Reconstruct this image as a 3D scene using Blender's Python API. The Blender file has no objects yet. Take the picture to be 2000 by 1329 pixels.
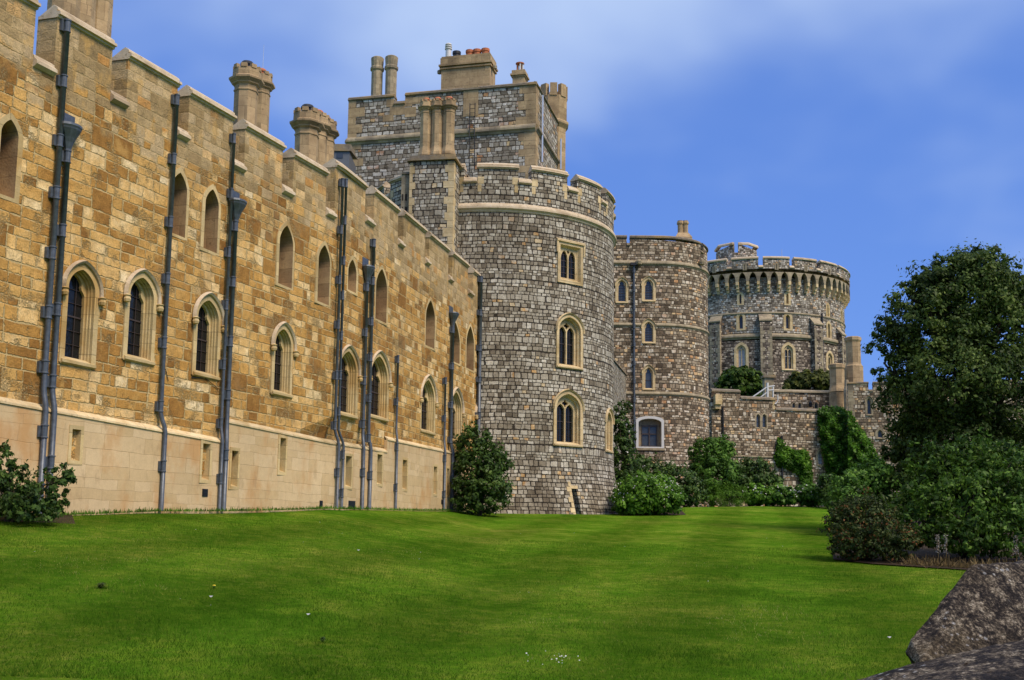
import bpy, bmesh, math, random
import numpy as np
from mathutils import Vector, Matrix, Euler
from mathutils.geometry import delaunay_2d_cdt
R_ = math.radians
scene = bpy.context.scene
COL = scene.collection

# ---------------------------------------------------------------- camera
F, CX, CY = 2200.0, 1000.0, 766.0          # focal length / principal point, in pixels of the 2000 px photo
PITCH, ROLL = R_(7.35), 0.0118
CAM = Vector((0, 0, 1.8))
_f = Vector((0, math.cos(PITCH), math.sin(PITCH)))
_r0 = Vector((1, 0, 0)); _u0 = Vector((0, -math.sin(PITCH), math.cos(PITCH)))
_r = _r0 * math.cos(ROLL) + _u0 * math.sin(ROLL)
_u = -_r0 * math.sin(ROLL) + _u0 * math.cos(ROLL)
cam = bpy.data.cameras.new('camera')
cam_o = bpy.data.objects.new('camera', cam); COL.objects.link(cam_o)
cam.sensor_width = 36; cam.lens = 36 * F / 2000
cam.shift_y = (CY - 664.5) / 2000
cam.clip_end = 6000; cam.clip_start = 0.05
cam_o.matrix_world = Matrix(((_r.x, _u.x, -_f.x, CAM.x), (_r.y, _u.y, -_f.y, CAM.y), (_r.z, _u.z, -_f.z, CAM.z), (0, 0, 0, 1)))
scene.camera = cam_o

# ---------------------------------------------------------------- light
SUN_EL, SUN_AZ = 50.0, 132.0        # azimuth clockwise from +Y
world = bpy.data.worlds.new('World'); scene.world = world; world.use_nodes = True
scene.view_settings.view_transform = 'Standard'; scene.view_settings.look = 'None'
scene.view_settings.gamma = 1; scene.view_settings.exposure = 0.42
sun = bpy.data.lights.new('sun', 'SUN'); sun.energy = 2.9; sun.angle = R_(24); sun.color = (1, .845, .67)
sun_o = bpy.data.objects.new('sun', sun); COL.objects.link(sun_o)
_d = Vector((math.sin(R_(SUN_AZ)) * math.cos(R_(SUN_EL)), math.cos(R_(SUN_AZ)) * math.cos(R_(SUN_EL)), math.sin(R_(SUN_EL))))
sun_o.rotation_euler = _d.to_track_quat('Z', 'Y').to_euler()

# ---------------------------------------------------------------- node helpers
class G:
    def __init__(s, nt): s.nt = nt; s.n = nt.nodes; s.l = nt.links
    def put(s, sock, val):
        if isinstance(val, bpy.types.NodeSocket): s.l.new(val, sock)
        elif val is not None and val is not False:
            try: sock.default_value = val
            except Exception: sock.default_value = tuple(val) + (1,)
    def m(s, op, a, b=None, c=None, clamp=False):
        n = s.n.new('ShaderNodeMath'); n.operation = op; n.use_clamp = clamp
        s.put(n.inputs[0], a)
        if b is not None: s.put(n.inputs[1], b)
        if c is not None: s.put(n.inputs[2], c)
        return n.outputs[0]
    def noise(s, vec=None, scale=5, detail=2, rough=.5, dim='3D', w=None, out=0):
        n = s.n.new('ShaderNodeTexNoise'); n.noise_dimensions = dim
        if vec is not None: s.put(n.inputs['Vector'], vec)
        if w is not None: s.put(n.inputs['W'], w)
        n.inputs['Scale'].default_value = scale; n.inputs['Detail'].default_value = detail
        n.inputs['Roughness'].default_value = rough
        return n.outputs[out]
    def white(s, vec=None, w=None, dim='2D', out=0):
        n = s.n.new('ShaderNodeTexWhiteNoise'); n.noise_dimensions = dim
        if vec is not None: s.put(n.inputs['Vector'], vec)
        if w is not None: s.put(n.inputs['W'], w)
        return n.outputs[out]
    def xyz(s, a, b, c=0):
        n = s.n.new('ShaderNodeCombineXYZ'); s.put(n.inputs[0], a); s.put(n.inputs[1], b); s.put(n.inputs[2], c); return n.outputs[0]
    def sep(s, v):
        n = s.n.new('ShaderNodeSeparateXYZ'); s.put(n.inputs[0], v); return n.outputs
    def ramp(s, fac, stops, interp='LINEAR'):
        n = s.n.new('ShaderNodeValToRGB'); s.put(n.inputs[0], fac); cr = n.color_ramp; cr.interpolation = interp
        while len(cr.elements) > 1: cr.elements.remove(cr.elements[-1])
        for i, (p, c) in enumerate(stops):
            e = cr.elements[0] if i == 0 else cr.elements.new(p)
            e.position = p; e.color = tuple(c) + (1,) if len(c) == 3 else c
        return n.outputs[0]
    def mix(s, f, a, b, mode='MIX'):
        n = s.n.new('ShaderNodeMix'); n.data_type = 'RGBA'; n.blend_type = mode
        s.put(n.inputs[0], f); s.put(n.inputs[6], a); s.put(n.inputs[7], b); return n.outputs[2]
    def mixf(s, f, a, b):
        n = s.n.new('ShaderNodeMix'); s.put(n.inputs[0], f); s.put(n.inputs[2], a); s.put(n.inputs[3], b); return n.outputs[0]
    def ss(s, x, a, b, lo=0, hi=1):
        n = s.n.new('ShaderNodeMapRange'); n.interpolation_type = 'SMOOTHSTEP'
        s.put(n.inputs[0], x); s.put(n.inputs[1], a); s.put(n.inputs[2], b); s.put(n.inputs[3], lo); s.put(n.inputs[4], hi); return n.outputs[0]
    def uv(s):
        n = s.n.new('ShaderNodeUVMap'); return n.outputs[0]
    def tc(s, k='Object'):
        return s.n.new('ShaderNodeTexCoord').outputs[k]
    def gray(s, f):
        return s.xyz(f, f, f)
    def scl(s, col, f):
        n = s.n.new('ShaderNodeVectorMath'); n.operation = 'SCALE'; s.put(n.inputs[0], col); s.put(n.inputs[3], f); return n.outputs[0]
    def bump(s, h, dist=.02, strength=1.0):
        n = s.n.new('ShaderNodeBump'); s.put(n.inputs['Height'], h); n.inputs['Distance'].default_value = dist; n.inputs['Strength'].default_value = strength
        return n.outputs[0]

def mat(name):
    m = bpy.data.materials.new(name); m.use_nodes = True
    g = G(m.node_tree); b = m.node_tree.nodes['Principled BSDF']
    return m, g, b

# world: Nishita sky with soft drifting cloud
def build_world():
    g = G(world.node_tree); bg = g.n['Background']
    sky = g.n.new('ShaderNodeTexSky'); sky.sky_type = 'NISHITA'; sky.sun_disc = False
    sky.sun_elevation = R_(SUN_EL); sky.sun_rotation = R_(SUN_AZ); sky.air_density = 1.0; sky.dust_density = .6; sky.ozone_density = 3
    d = g.tc('Generated'); s = g.sep(d)
    zz = g.m('ADD', s[2], .35)
    p = g.xyz(g.m('DIVIDE', s[0], zz), g.m('DIVIDE', s[1], zz), 0)
    n1 = g.noise(p, 1.5, 4, .5)
    up = g.ss(s[2], .2, .52)
    c = g.m('MULTIPLY', g.ss(g.m('ADD', n1, g.m('MULTIPLY', up, .25)), .5, .84), .8)
    c = g.m('ADD', c, .02)
    base = g.mix(1.0, sky.outputs[0], (.66, .84, 1.30, 1), 'MULTIPLY')
    lp = g.mix(.62, base, (.88, 1.98, 5.7, 1))
    col = g.mix(c, lp, (4.2, 5.3, 7.3, 1))
    g.put(bg.inputs[0], col); bg.inputs[1].default_value = .101
build_world()

# ---------------------------------------------------------------- projection
def ray(px, py):
    return (_r * ((px - CX) / F) - _u * ((py - CY) / F) + _f)
def at(px, py, Y):                       # point at world distance Y in front of the camera
    d = ray(px, py); return CAM + d * (Y / d.y)
def proj(P):
    v = Vector(P) - CAM; z = v.dot(_f)
    return CX + F * v.dot(_r) / z, CY - F * v.dot(_u) / z
def on_line(px, P, t, py=1050):          # intersect the vertical plane through P along t: returns plan point
    d = ray(px, py); a = Vector((d.x, d.y)); w = Vector((P[0] - CAM.x, P[1] - CAM.y))
    den = a.x * t[1] - a.y * t[0]; k = (w.x * t[1] - w.y * t[0]) / den
    return Vector((CAM.x + a.x * k, CAM.y + a.y * k))

# terrain height: polar profile about the camera
_PX = [0, 300, 640, 720, 870, 960, 1100, 1210, 1330, 1500, 1700]
_DD = [26.1, 31, 39.4, 43.6, 52.5, 57.5, 57.5, 61, 72, 80, 84]
_YB = [1008, 998, 993, 993, 997, 1001, 1004, 1004, 991, 989, 989]
_ZB = [at(p, y, d).z for p, y, d in zip(_PX, _YB, _DD)]
def ground(x, y):
    x = np.asarray(x, float); y = np.asarray(y, float)
    r = np.hypot(x, y); q = np.where(y > .3 * r, x / np.maximum(y, 1e-3), np.sign(x) * 3)
    px = 1000 + F * q
    D = np.interp(px, _PX, _DD); Z = np.interp(px, _PX, _ZB)
    d = np.clip(y, 0, None)
    t = np.clip((d - 10) / (D - 10), 0, 1)
    z = Z * t
    z = np.where(px > 1700, z, z)
    fr = np.clip((y + 5) / 12, 0, 1)
    return z * fr
def gz(x, y): return float(ground(x, y))

# ---------------------------------------------------------------- mesh building
class MB:
    def __init__(s): s.v = []; s.f = []; s.uv = []
    def add(s, verts, faces, uvs=None):
        o = len(s.v); s.v.extend([tuple(p) for p in verts])
        for f in faces:
            s.f.append([i + o for i in f]); s.uv.append([uvs[i] for i in f] if uvs is not None else None)
        return s
    def box(s, M, x0, x1, y0, y1, z0, z1):      # M maps (x,y,z) -> world
        c = [M(x, y, z) for x in (x0, x1) for y in (y0, y1) for z in (z0, z1)]
        s.add(c, [(0, 1, 3, 2), (4, 6, 7, 5), (0, 4, 5, 1), (2, 3, 7, 6), (0, 2, 6, 4), (1, 5, 7, 3)]); return s
    def lathe(s, c, prof, n=16, a0=0, cap=True):
        V = []
        for r, z in prof:
            for k in range(n):
                a = a0 + 2 * math.pi * k / n; V.append((c[0] + r * math.cos(a), c[1] + r * math.sin(a), c[2] + z))
        Fc = []
        for j in range(len(prof) - 1):
            for k in range(n):
                k2 = (k + 1) % n; Fc.append((j * n + k, j * n + k2, (j + 1) * n + k2, (j + 1) * n + k))
        if cap:
            Fc.append(tuple(range((len(prof) - 1) * n, len(prof) * n))); Fc.append(tuple(range(n - 1, -1, -1)))
        s.add(V, Fc); return s
    def tube(s, pts, rad, n=8):
        pts = [Vector(p) for p in pts]; V = []; Fc = []
        ref = Vector((0.3, .9, .1))
        for i, p in enumerate(pts):
            d = (pts[min(i + 1, len(pts) - 1)] - pts[max(i - 1, 0)]).normalized()
            a = d.cross(ref)
            if a.length < .05: a = d.cross(Vector((1, 0, 0)))
            a.normalize(); b = d.cross(a).normalized()
            r = rad[i] if isinstance(rad, (list, tuple)) else rad
            for k in range(n):
                t = 2 * math.pi * k / n; V.append(p + a * (r * math.cos(t)) + b * (r * math.sin(t)))
        for i in range(len(pts) - 1):
            for k in range(n):
                k2 = (k + 1) % n; Fc.append((i * n + k, i * n + k2, (i + 1) * n + k2, (i + 1) * n + k))
        Fc.append(tuple(range(n))); Fc.append(tuple(range(len(pts) * n - 1, (len(pts) - 1) * n - 1, -1)))
        s.add(V, Fc); return s
    def loft(s, M, loops, capend=False):         # loops: list of (pts2d, w) of equal count, closed
        n = len(loops[0][0]); V = []; Fc = []
        for pts, w in loops:
            for (u, v) in pts: V.append(M(u, v, w))
        for j in range(len(loops) - 1):
            for k in range(n):
                k2 = (k + 1) % n; Fc.append((j * n + k, j * n + k2, (j + 1) * n + k2, (j + 1) * n + k))
        if capend: Fc.append(tuple(range((len(loops) - 1) * n, len(loops) * n)))
        s.add(V, Fc); return s
    def sweep(s, M, prof, us, v0=0, caps=True):   # prof (w,v) profile swept along u values; v0 number or function
        n = len(prof); V = []; Fc = []; UV = []
        L = [0]
        for i in range(1, n): L.append(L[-1] + math.hypot(prof[i][0] - prof[i - 1][0], prof[i][1] - prof[i - 1][1]))
        for u in us:
            b = v0(u) if callable(v0) else v0
            for i, (w, v) in enumerate(prof): V.append(M(u, b + v, w)); UV.append((u, b + L[i]))
        for j in range(len(us) - 1):
            for k in range(n - 1): Fc.append((j * n + k, (j + 1) * n + k, (j + 1) * n + k + 1, j * n + k + 1))
        s.add(V, Fc, UV)
        if caps:
            s.add(V[:n], [tuple(range(n))]); s.add(V[-n:], [tuple(range(n - 1, -1, -1))])
        return s
    def plate(s, M, outline, holes, w0, w1, grid=None, back=True, rim=True):
        P, T = cdt(outline, holes, grid)
        V = [M(u, v, w0) for u, v in P]; s.add(V, [tuple(t) for t in T], P)
        if back: s.add([M(u, v, w1) for u, v in P], [tuple(reversed(t)) for t in T], P)
        if rim:
            for lp in [outline] + list(holes):
                n = len(lp)
                for i in range(n):
                    a, b = lp[i], lp[(i + 1) % n]
                    k = max(1, int(abs(a[0] - b[0]) / .5)) if grid is not None else 1
                    for q in range(k):
                        c = (a[0] + (b[0] - a[0]) * q / k, a[1] + (b[1] - a[1]) * q / k); d = (a[0] + (b[0] - a[0]) * (q + 1) / k, a[1] + (b[1] - a[1]) * (q + 1) / k)
                        if abs(a[0] - b[0]) < abs(a[1] - b[1]): uvs = [(c[0] + w0, c[1]), (d[0] + w0, d[1]), (d[0] + w1, d[1]), (c[0] + w1, c[1])]
                        else: uvs = [(c[0], c[1] + w0), (d[0], d[1] + w0), (d[0], d[1] + w1), (c[0], c[1] + w1)]
                        s.add([M(c[0], c[1], w0), M(d[0], d[1], w0), M(d[0], d[1], w1), M(c[0], c[1], w1)], [(0, 1, 2, 3)], uvs)
        return s
    def build(s, name, material, parent=None, smooth=False, origin=None):
        me = bpy.data.meshes.new(name)
        o = Vector(origin) if origin is not None else Vector((0, 0, 0))
        V = np.array(s.v, dtype=float).reshape(-1, 3) - np.array(o)
        me.from_pydata(V.tolist(), [], s.f)
        uvl = me.uv_layers.new(name='UVMap')
        me.update()
        arr = np.zeros((len(me.loops), 2)); i = 0
        A = np.array(s.v, dtype=float).reshape(-1, 3)
        for p, fuv, f in zip(me.polygons, s.uv, s.f):
            if fuv is not None:
                for c in fuv: arr[i] = c[0], c[1]; i += 1
            else:
                n = p.normal
                if abs(n.z) > .75:
                    for k in f: arr[i] = A[k][0], A[k][1]; i += 1
                else:
                    t = Vector((-n.y, n.x)); t.normalize()
                    for k in f: arr[i] = A[k][0] * t.x + A[k][1] * t.y, A[k][2]; i += 1
        uvl.data.foreach_set('uv', arr.ravel())
        if smooth: me.polygons.foreach_set('use_smooth', [True] * len(me.polygons))
        if material: me.materials.append(material)
        ob = bpy.data.objects.new(name, me); COL.objects.link(ob)
        if parent is not None:
            ob.parent = parent
            w = parent.get('_w', (0, 0, 0)) if parent.type == 'EMPTY' else (0, 0, 0)
            if parent.type == 'EMPTY': ob.location = -parent.location
            elif parent.parent is None: ob.location = -parent.location
        else: ob.location = o
        return ob

def inpoly(pts, poly):
    pts = np.asarray(pts); x, y = pts[:, 0], pts[:, 1]; c = np.zeros(len(pts), bool)
    n = len(poly); j = n - 1
    for i in range(n):
        xi, yi = poly[i]; xj, yj = poly[j]
        if yi != yj:
            c ^= ((yi > y) != (yj > y)) & (x < (xj - xi) * (y - yi) / (yj - yi) + xi)
        j = i
    return c
def cdt(outline, holes, grid=None):
    pts = []; edges = []
    for lp in [outline] + list(holes):
        o = len(pts); pts += [tuple(p) for p in lp]; n = len(lp)
        edges += [(o + i, o + (i + 1) % n) for i in range(n)]
    if grid is not None:
        us = [p[0] for p in outline]; vs = [p[1] for p in outline]
        gu = np.arange(min(us) + grid[0] * .5, max(us), grid[0]); gv = np.arange(min(vs) + grid[1] * .47, max(vs), grid[1])
        gp = np.array([(a, b) for a in gu for b in gv])
        if len(gp):
            k = inpoly(gp, outline)
            for h in holes: k &= ~inpoly(gp, h)
            pts += [tuple(p) for p in gp[k]]
    r = delaunay_2d_cdt([Vector(p) for p in pts], edges, [], 0, 1e-5)
    P = [(p.x, p.y) for p in r[0]]; T = [list(t) for t in r[2]]
    A = np.array(P); cen = np.array([A[t].mean(axis=0) for t in T])
    k = inpoly(cen, outline)
    for h in holes: k &= ~inpoly(cen, h)
    out = []
    for t, q in zip(T, k):
        if not q: continue
        a, b, c = A[t[0]], A[t[1]], A[t[2]]
        if (b[0] - a[0]) * (c[1] - a[1]) - (b[1] - a[1]) * (c[0] - a[0]) < 0: t = t[::-1]
        out.append(t)
    return P, out

# plan path frame: u along the wall (left to right as seen), v height, w inward
class Path:
    def __init__(s, pts, u0=0, batter=None):
        s.p = [Vector(q) for q in pts]; s.u = [u0]; s.batter = batter
        for i in range(1, len(pts)): s.u.append(s.u[-1] + (s.p[i] - s.p[i - 1]).length)
        s.n = []
        for i in range(len(pts)):
            a = s.p[max(i - 1, 0)]; b = s.p[min(i + 1, len(pts) - 1)]
            if 0 < i < len(pts) - 1: t = ((s.p[i] - a).normalized() + (b - s.p[i]).normalized()).normalized()
            else: t = (b - a).normalized()
            s.n.append(Vector((-t.y, t.x)))
    def pos(s, u):
        U = s.u; i = min(max(int(np.searchsorted(U, u)) - 1, 0), len(U) - 2)
        k = (u - U[i]) / (U[i + 1] - U[i]); kk = min(max(k, 0), 1)
        return s.p[i].lerp(s.p[i + 1], k) if 0 <= k <= 1 else s.p[i] + (s.p[i + 1] - s.p[i]) * k, (s.n[i].lerp(s.n[i + 1], kk)).normalized()
    def __call__(s, u, v, w=0):
        p, n = s.pos(u)
        if s.batter: w = w - s.batter(v)
        return Vector((p.x + n.x * w, p.y + n.y * w, v))
    def px(s, x, y, first=True):
        d = ray(x, y); best = None
        for i in range(len(s.p) - 1):
            a, b = s.p[i], s.p[i + 1]; e = b - a
            den = d.x * e.y - d.y * e.x
            if abs(den) < 1e-9: continue
            wx, wy = a.x - CAM.x, a.y - CAM.y
            k = (wx * e.y - wy * e.x) / den; m = (wx * d.y - wy * d.x) / den
            lo = -1e-6 if i > 0 else -5; hi = 1 + 1e-6 if i < len(s.p) - 2 else 6
            if k > 0 and lo <= m <= hi and (best is None or k < best[0]):
                best = (k, s.u[i] + m * e.length, CAM.z + d.z * k)
        if best is None: raise ValueError('no hit %s %s' % (x, y))
        return best[1], best[2]
    def local(s, u, dw=0):                       # flat tangent frame centred at u
        p, n = s.pos(u); t = Vector((n.y, -n.x))
        return lambda a, v, w: Vector((p.x + t.x * a + n.x * (w + dw), p.y + t.y * a + n.y * (w + dw), v))
def circle_path(cx, cy, R, a0=-150, a1=150, n=60, **k):
    return Path([(cx + R * math.sin(R_(a)), cy - R * math.cos(R_(a))) for a in np.linspace(a0, a1, n + 1)], **k)

def tag(o, label=None, cat=None, group=None, kind=None):
    if label: o['label'] = label
    if cat: o['category'] = cat
    if group: o['group'] = group
    if kind: o['kind'] = kind
    return o
def thing(name, label, cat, loc, group=None):
    o = bpy.data.objects.new(name, None); COL.objects.link(o); o.location = loc; o.empty_display_size = .5
    return tag(o, label, cat, group)
def frange(a, b, step):
    n = max(1, int(math.ceil(abs(b - a) / step))); return [a + (b - a) * i / n for i in range(n + 1)]
# ---------------------------------------------------------------- materials
def cells_simple(g, u, v, w, h, amp=.05, vary=1.4):
    nz = g.noise(g.xyz(u, v), 1.1, 2, dim='2D', out=1); s = g.sep(nz)
    u = g.m('ADD', u, g.m('MULTIPLY', g.m('SUBTRACT', s[0], .5), amp * 3)); v = g.m('ADD', v, g.m('MULTIPLY', g.m('SUBTRACT', s[1], .5), amp * 2))
    rf = g.m('ADD', g.m('DIVIDE', v, h), g.m('MULTIPLY', g.noise(dim='1D', w=g.m('MULTIPLY', v, 1.0 / h), scale=.45, detail=0), 1.2))
    row = g.m('FLOOR', rf); rr = g.white(dim='1D', w=row)
    uf = g.m('MULTIPLY', g.m('DIVIDE', u, w), g.m('MULTIPLY_ADD', rr, .35, .82))
    uf = g.m('ADD', g.m('MULTIPLY_ADD', rr, 53.7, uf), g.m('MULTIPLY', g.noise(g.xyz(g.m('MULTIPLY', u, .45 / w), g.m('MULTIPLY', row, 3.71)), 1, 0, dim='2D'), vary))
    col = g.m('FLOOR', uf); fu = g.m('FRACT', uf); fv = g.m('FRACT', rf)
    du = g.m('MULTIPLY', g.m('MINIMUM', fu, g.m('SUBTRACT', 1, fu)), w); dv = g.m('MULTIPLY', g.m('MINIMUM', fv, g.m('SUBTRACT', 1, fv)), h)
    return g.m('SMOOTH_MIN', du, dv, .025), g.xyz(col, row)
def cells_random(g, u, v, W, H, big=.22, amp=.03):
    nz = g.noise(g.xyz(u, v), .9, 2, dim='2D', out=1); s = g.sep(nz)
    u = g.m('ADD', u, g.m('MULTIPLY', g.m('SUBTRACT', s[0], .5), amp * 3)); v = g.m('ADD', v, g.m('MULTIPLY', g.m('SUBTRACT', s[1], .5), amp * 2))
    rf = g.m('DIVIDE', v, H); row = g.m('FLOOR', rf); fv = g.m('FRACT', rf); rr = g.white(dim='1D', w=row)
    uf = g.m('ADD', g.m('MULTIPLY_ADD', rr, 31.3, g.m('DIVIDE', u, W)), g.m('MULTIPLY', g.noise(g.xyz(g.m('MULTIPLY', u, .4 / W), g.m('MULTIPLY', row, 5.3)), 1, 0, dim='2D'), 1.1))
    col = g.m('FLOOR', uf); fu = g.m('FRACT', uf)
    cr = g.white(g.xyz(col, row)); split = g.m('GREATER_THAN', cr, big)
    hs = g.m('MULTIPLY_ADD', g.white(g.xyz(g.m('ADD', row, 7.5), 3.1)), .3, .36)            # course split height, per row so courses run on
    upper = g.m('MULTIPLY', g.m('GREATER_THAN', fv, hs), split)
    vs = g.m('MULTIPLY_ADD', g.white(g.xyz(g.m('ADD', col, g.m('MULTIPLY', upper, .37)), g.m('ADD', row, .21))), .46, .27)
    wide = g.m('LESS_THAN', g.white(g.xyz(g.m('ADD', col, 9.7), g.m('ADD', row, g.m('MULTIPLY', upper, .43)))), .12)
    vsplit = g.m('MULTIPLY', split, g.m('SUBTRACT', 1, wide))
    right = g.m('MULTIPLY', g.m('GREATER_THAN', fu, vs), vsplit)
    d = g.m('MULTIPLY', g.m('MINIMUM', fu, g.m('SUBTRACT', 1, fu)), W)
    d = g.m('MINIMUM', d, g.m('MULTIPLY', g.m('MINIMUM', fv, g.m('SUBTRACT', 1, fv)), H))
    d2 = g.m('ADD', g.m('MULTIPLY', g.m('ABSOLUTE', g.m('SUBTRACT', fv, hs)), H), g.m('MULTIPLY', g.m('SUBTRACT', 1, split), 9))
    d3 = g.m('ADD', g.m('MULTIPLY', g.m('ABSOLUTE', g.m('SUBTRACT', fu, vs)), W), g.m('MULTIPLY', g.m('SUBTRACT', 1, vsplit), 9))
    d = g.m('SMOOTH_MIN', d, g.m('MINIMUM', d2, d3), .02)
    return d, g.xyz(g.m('ADD', col, g.m('MULTIPLY', right, .31)), g.m('ADD', row, g.m('MULTIPLY', upper, .47)))

REG = (.8, .18)
def masonry(name, w, h, stops, mortar, mw=.018, soft=.015, kind='simple', big=.2, bumpd=.03, mott=.5, jit=.02, top=None, stain=None, tilt=0, contrast=.35, rough=.9, grime=None):
    m, g, b = mat(name)
    s = g.sep(g.uv()); u, v = s[0], s[1]
    if tilt: v = g.m('ADD', v, g.m('MULTIPLY', u, tilt))
    d, cell = cells_simple(g, u, v, w, h) if kind == 'simple' else cells_random(g, u, v, w, h, big)
    p = g.xyz(u, v)
    nf = g.noise(p, 22, 4, .65, dim='2D'); nm = g.noise(p, 5, 3, .6, dim='2D'); nl = g.noise(p, .45, 4, .6, dim='2D')
    d = g.m('ADD', d, g.m('MULTIPLY', g.m('SUBTRACT', nm, .5), jit * 2)); d = g.m('ADD', d, g.m('MULTIPLY', g.m('SUBTRACT', nf, .5), jit))
    mask = g.ss(d, mw * .5, mw * .5 + soft)
    if kind == 'random':                       # patches where the facing has eroded and joints blur
        er = g.ss(g.noise(g.xyz(u, v), 1.3, 4, .6, dim='2D'), .54, .66, 0, .8); mask = g.mixf(er, mask, g.ss(nf, .35, .6))
    rnd = g.white(cell, out=0); rc = g.sep(g.white(cell, out=1))
    val = g.m('ADD', rnd, g.m('MULTIPLY', g.m('SUBTRACT', nl, .5), .25), clamp=True)
    val = g.m('ADD', g.m('MULTIPLY', val, REG[0]), g.m('MULTIPLY', g.ss(g.noise(p, .8, 3, .6, dim='2D'), .3, .7), REG[1]), clamp=True) if kind == 'random' else val
    col = g.ramp(val, stops)
    if top:                                    # smoother dressed courses above a height
        z0, tstops = top
        tm = g.ss(g.m('ADD', s[1], g.m('ADD', g.m('MULTIPLY', g.m('SUBTRACT', rc[2], .5), 1.5), g.m('MULTIPLY', g.m('SUBTRACT', nl, .5), 2.4))), z0, z0 + .3)
        col = g.mix(tm, col, g.ramp(rnd, tstops))
        mask = g.mixf(g.m('MULTIPLY', tm, .75), mask, 1.0)
    k = g.m('MULTIPLY_ADD', rc[0], contrast, 1 - contrast * .5)
    k = g.m('MULTIPLY', k, g.m('MULTIPLY_ADD', nf, mott * 1.3, 1 - mott * .65)); k = g.m('MULTIPLY', k, g.m('MULTIPLY_ADD', nm, mott, 1 - mott * .5))
    k = g.m('MULTIPLY', k, g.m('MULTIPLY_ADD', nl, .4, .8))
    col = g.scl(col, k)
    mort = g.scl(mortar, g.m('MULTIPLY_ADD', nm, .8, .6))
    col = g.mix(mask, mort, col)
    if grime:                                  # soot-dark weathering patches
        gc, lo, hi, zf, zt = grime
        ng = g.noise(g.xyz(g.m('MULTIPLY', u, .5), g.m('MULTIPLY', v, .25)), 1.0, 5, .65, dim='2D')
        amt = g.m('ADD', g.ss(ng, lo, hi, 0, .55), g.ss(s[1], zt, zf, 0, .55) if zf is not None else 0)
        col = g.mix(g.m('MINIMUM', amt, .8), col, g.mix(1.0, col, gc, 'MULTIPLY'))
    if stain:
        for (sc, c, lo, hi, amt) in stain:
            ns = g.noise(g.xyz(g.m('MULTIPLY', u, 1.4), g.m('MULTIPLY', v, .8)), sc, 5, .6, dim='2D')
            col = g.mix(g.ss(ns, lo, hi, 0, amt), col, c)
    g.put(b.inputs['Base Color'], col); b.inputs['Roughness'].default_value = rough
    b.inputs['Specular IOR Level'].default_value = .2
    hgt = g.m('ADD', g.m('MULTIPLY', mask, g.m('MULTIPLY_ADD', rc[1], .5, .6)), g.m('MULTIPLY', nf, .35)); hgt = g.m('ADD', hgt, g.m('MULTIPLY', nm, .35))
    g.put(b.inputs['Normal'], g.bump(hgt, bumpd))
    return m

def stone(name, c1, c2, c3=None, blotch=None, sc=3, bumpd=.01, joint=None, rough=.85):
    m, g, b = mat(name); p = g.tc('Object')
    n = g.noise(p, sc, 6, .65); nf = g.noise(p, sc * 9, 3, .6); nl = g.noise(p, .6, 3, .6)
    col = g.mix(g.ss(n, .3, .7), c1, c2)
    if c3: col = g.mix(g.ss(nl, .5, .68), col, c3)
    if blotch: col = g.mix(g.ss(g.noise(p, sc * 1.7, 5, .7), .58, .7, 0, .7), col, blotch)
    if joint:
        s = g.sep(g.uv()); d, cell = cells_simple(g, s[0], s[1], joint[0], joint[1], amp=0, vary=.8)
        col = g.scl(col, g.m('MULTIPLY_ADD', g.white(cell), .35, .82))
        col = g.mix(g.ss(d, .004, .014), g.scl(col, .6), col)
    col = g.scl(col, g.m('MULTIPLY_ADD', nf, .5, .75))
    g.put(b.inputs['Base Color'], col); b.inputs['Roughness'].default_value = rough; b.inputs['Specular IOR Level'].default_value = .2
    g.put(b.inputs['Normal'], g.bump(g.m('ADD', nf, g.m('MULTIPLY', n, .6)), bumpd))
    return m
def plain(name, c, rough=.5, metal=0, var=.3, sc=6, bumpd=.002, spec=.5):
    m, g, b = mat(name); n = g.noise(g.tc('Object'), sc, 4, .6)
    g.put(b.inputs['Base Color'], g.scl(c, g.m('MULTIPLY_ADD', n, var * 2, 1 - var)))
    b.inputs['Roughness'].default_value = rough; b.inputs['Metallic'].default_value = metal; b.inputs['Specular IOR Level'].default_value = spec
    g.put(b.inputs['Normal'], g.bump(n, bumpd)); return m
def leafmat(name, stops, trans=.3, rough=.5, nsc=.8, clump=.9, spec=.14):
    m, g, b = mat(name)
    r = g.n.new('ShaderNodeNewGeometry').outputs['Random Per Island']
    n = g.noise(g.tc('Object'), nsc, 3, .6)
    v = g.m('ADD', g.m('MULTIPLY', r, .65), g.m('MULTIPLY', g.ss(n, .3, .7), .35))
    col = g.ramp(v, stops)
    col = g.scl(col, g.m('MULTIPLY_ADD', n, clump, 1 - clump * .5))
    g.put(b.inputs['Base Color'], col); b.inputs['Roughness'].default_value = rough; b.inputs['Specular IOR Level'].default_value = spec
    t = g.n.new('ShaderNodeBsdfTranslucent'); g.put(t.inputs[0], g.scl(col, 1.3))
    mx = g.n.new('ShaderNodeMixShader'); mx.inputs[0].default_value = trans
    g.l.new(b.outputs[0], mx.inputs[1]); g.l.new(t.outputs[0], mx.inputs[2]); g.l.new(mx.outputs[0], g.n['Material Output'].inputs[0])
    return m

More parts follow.
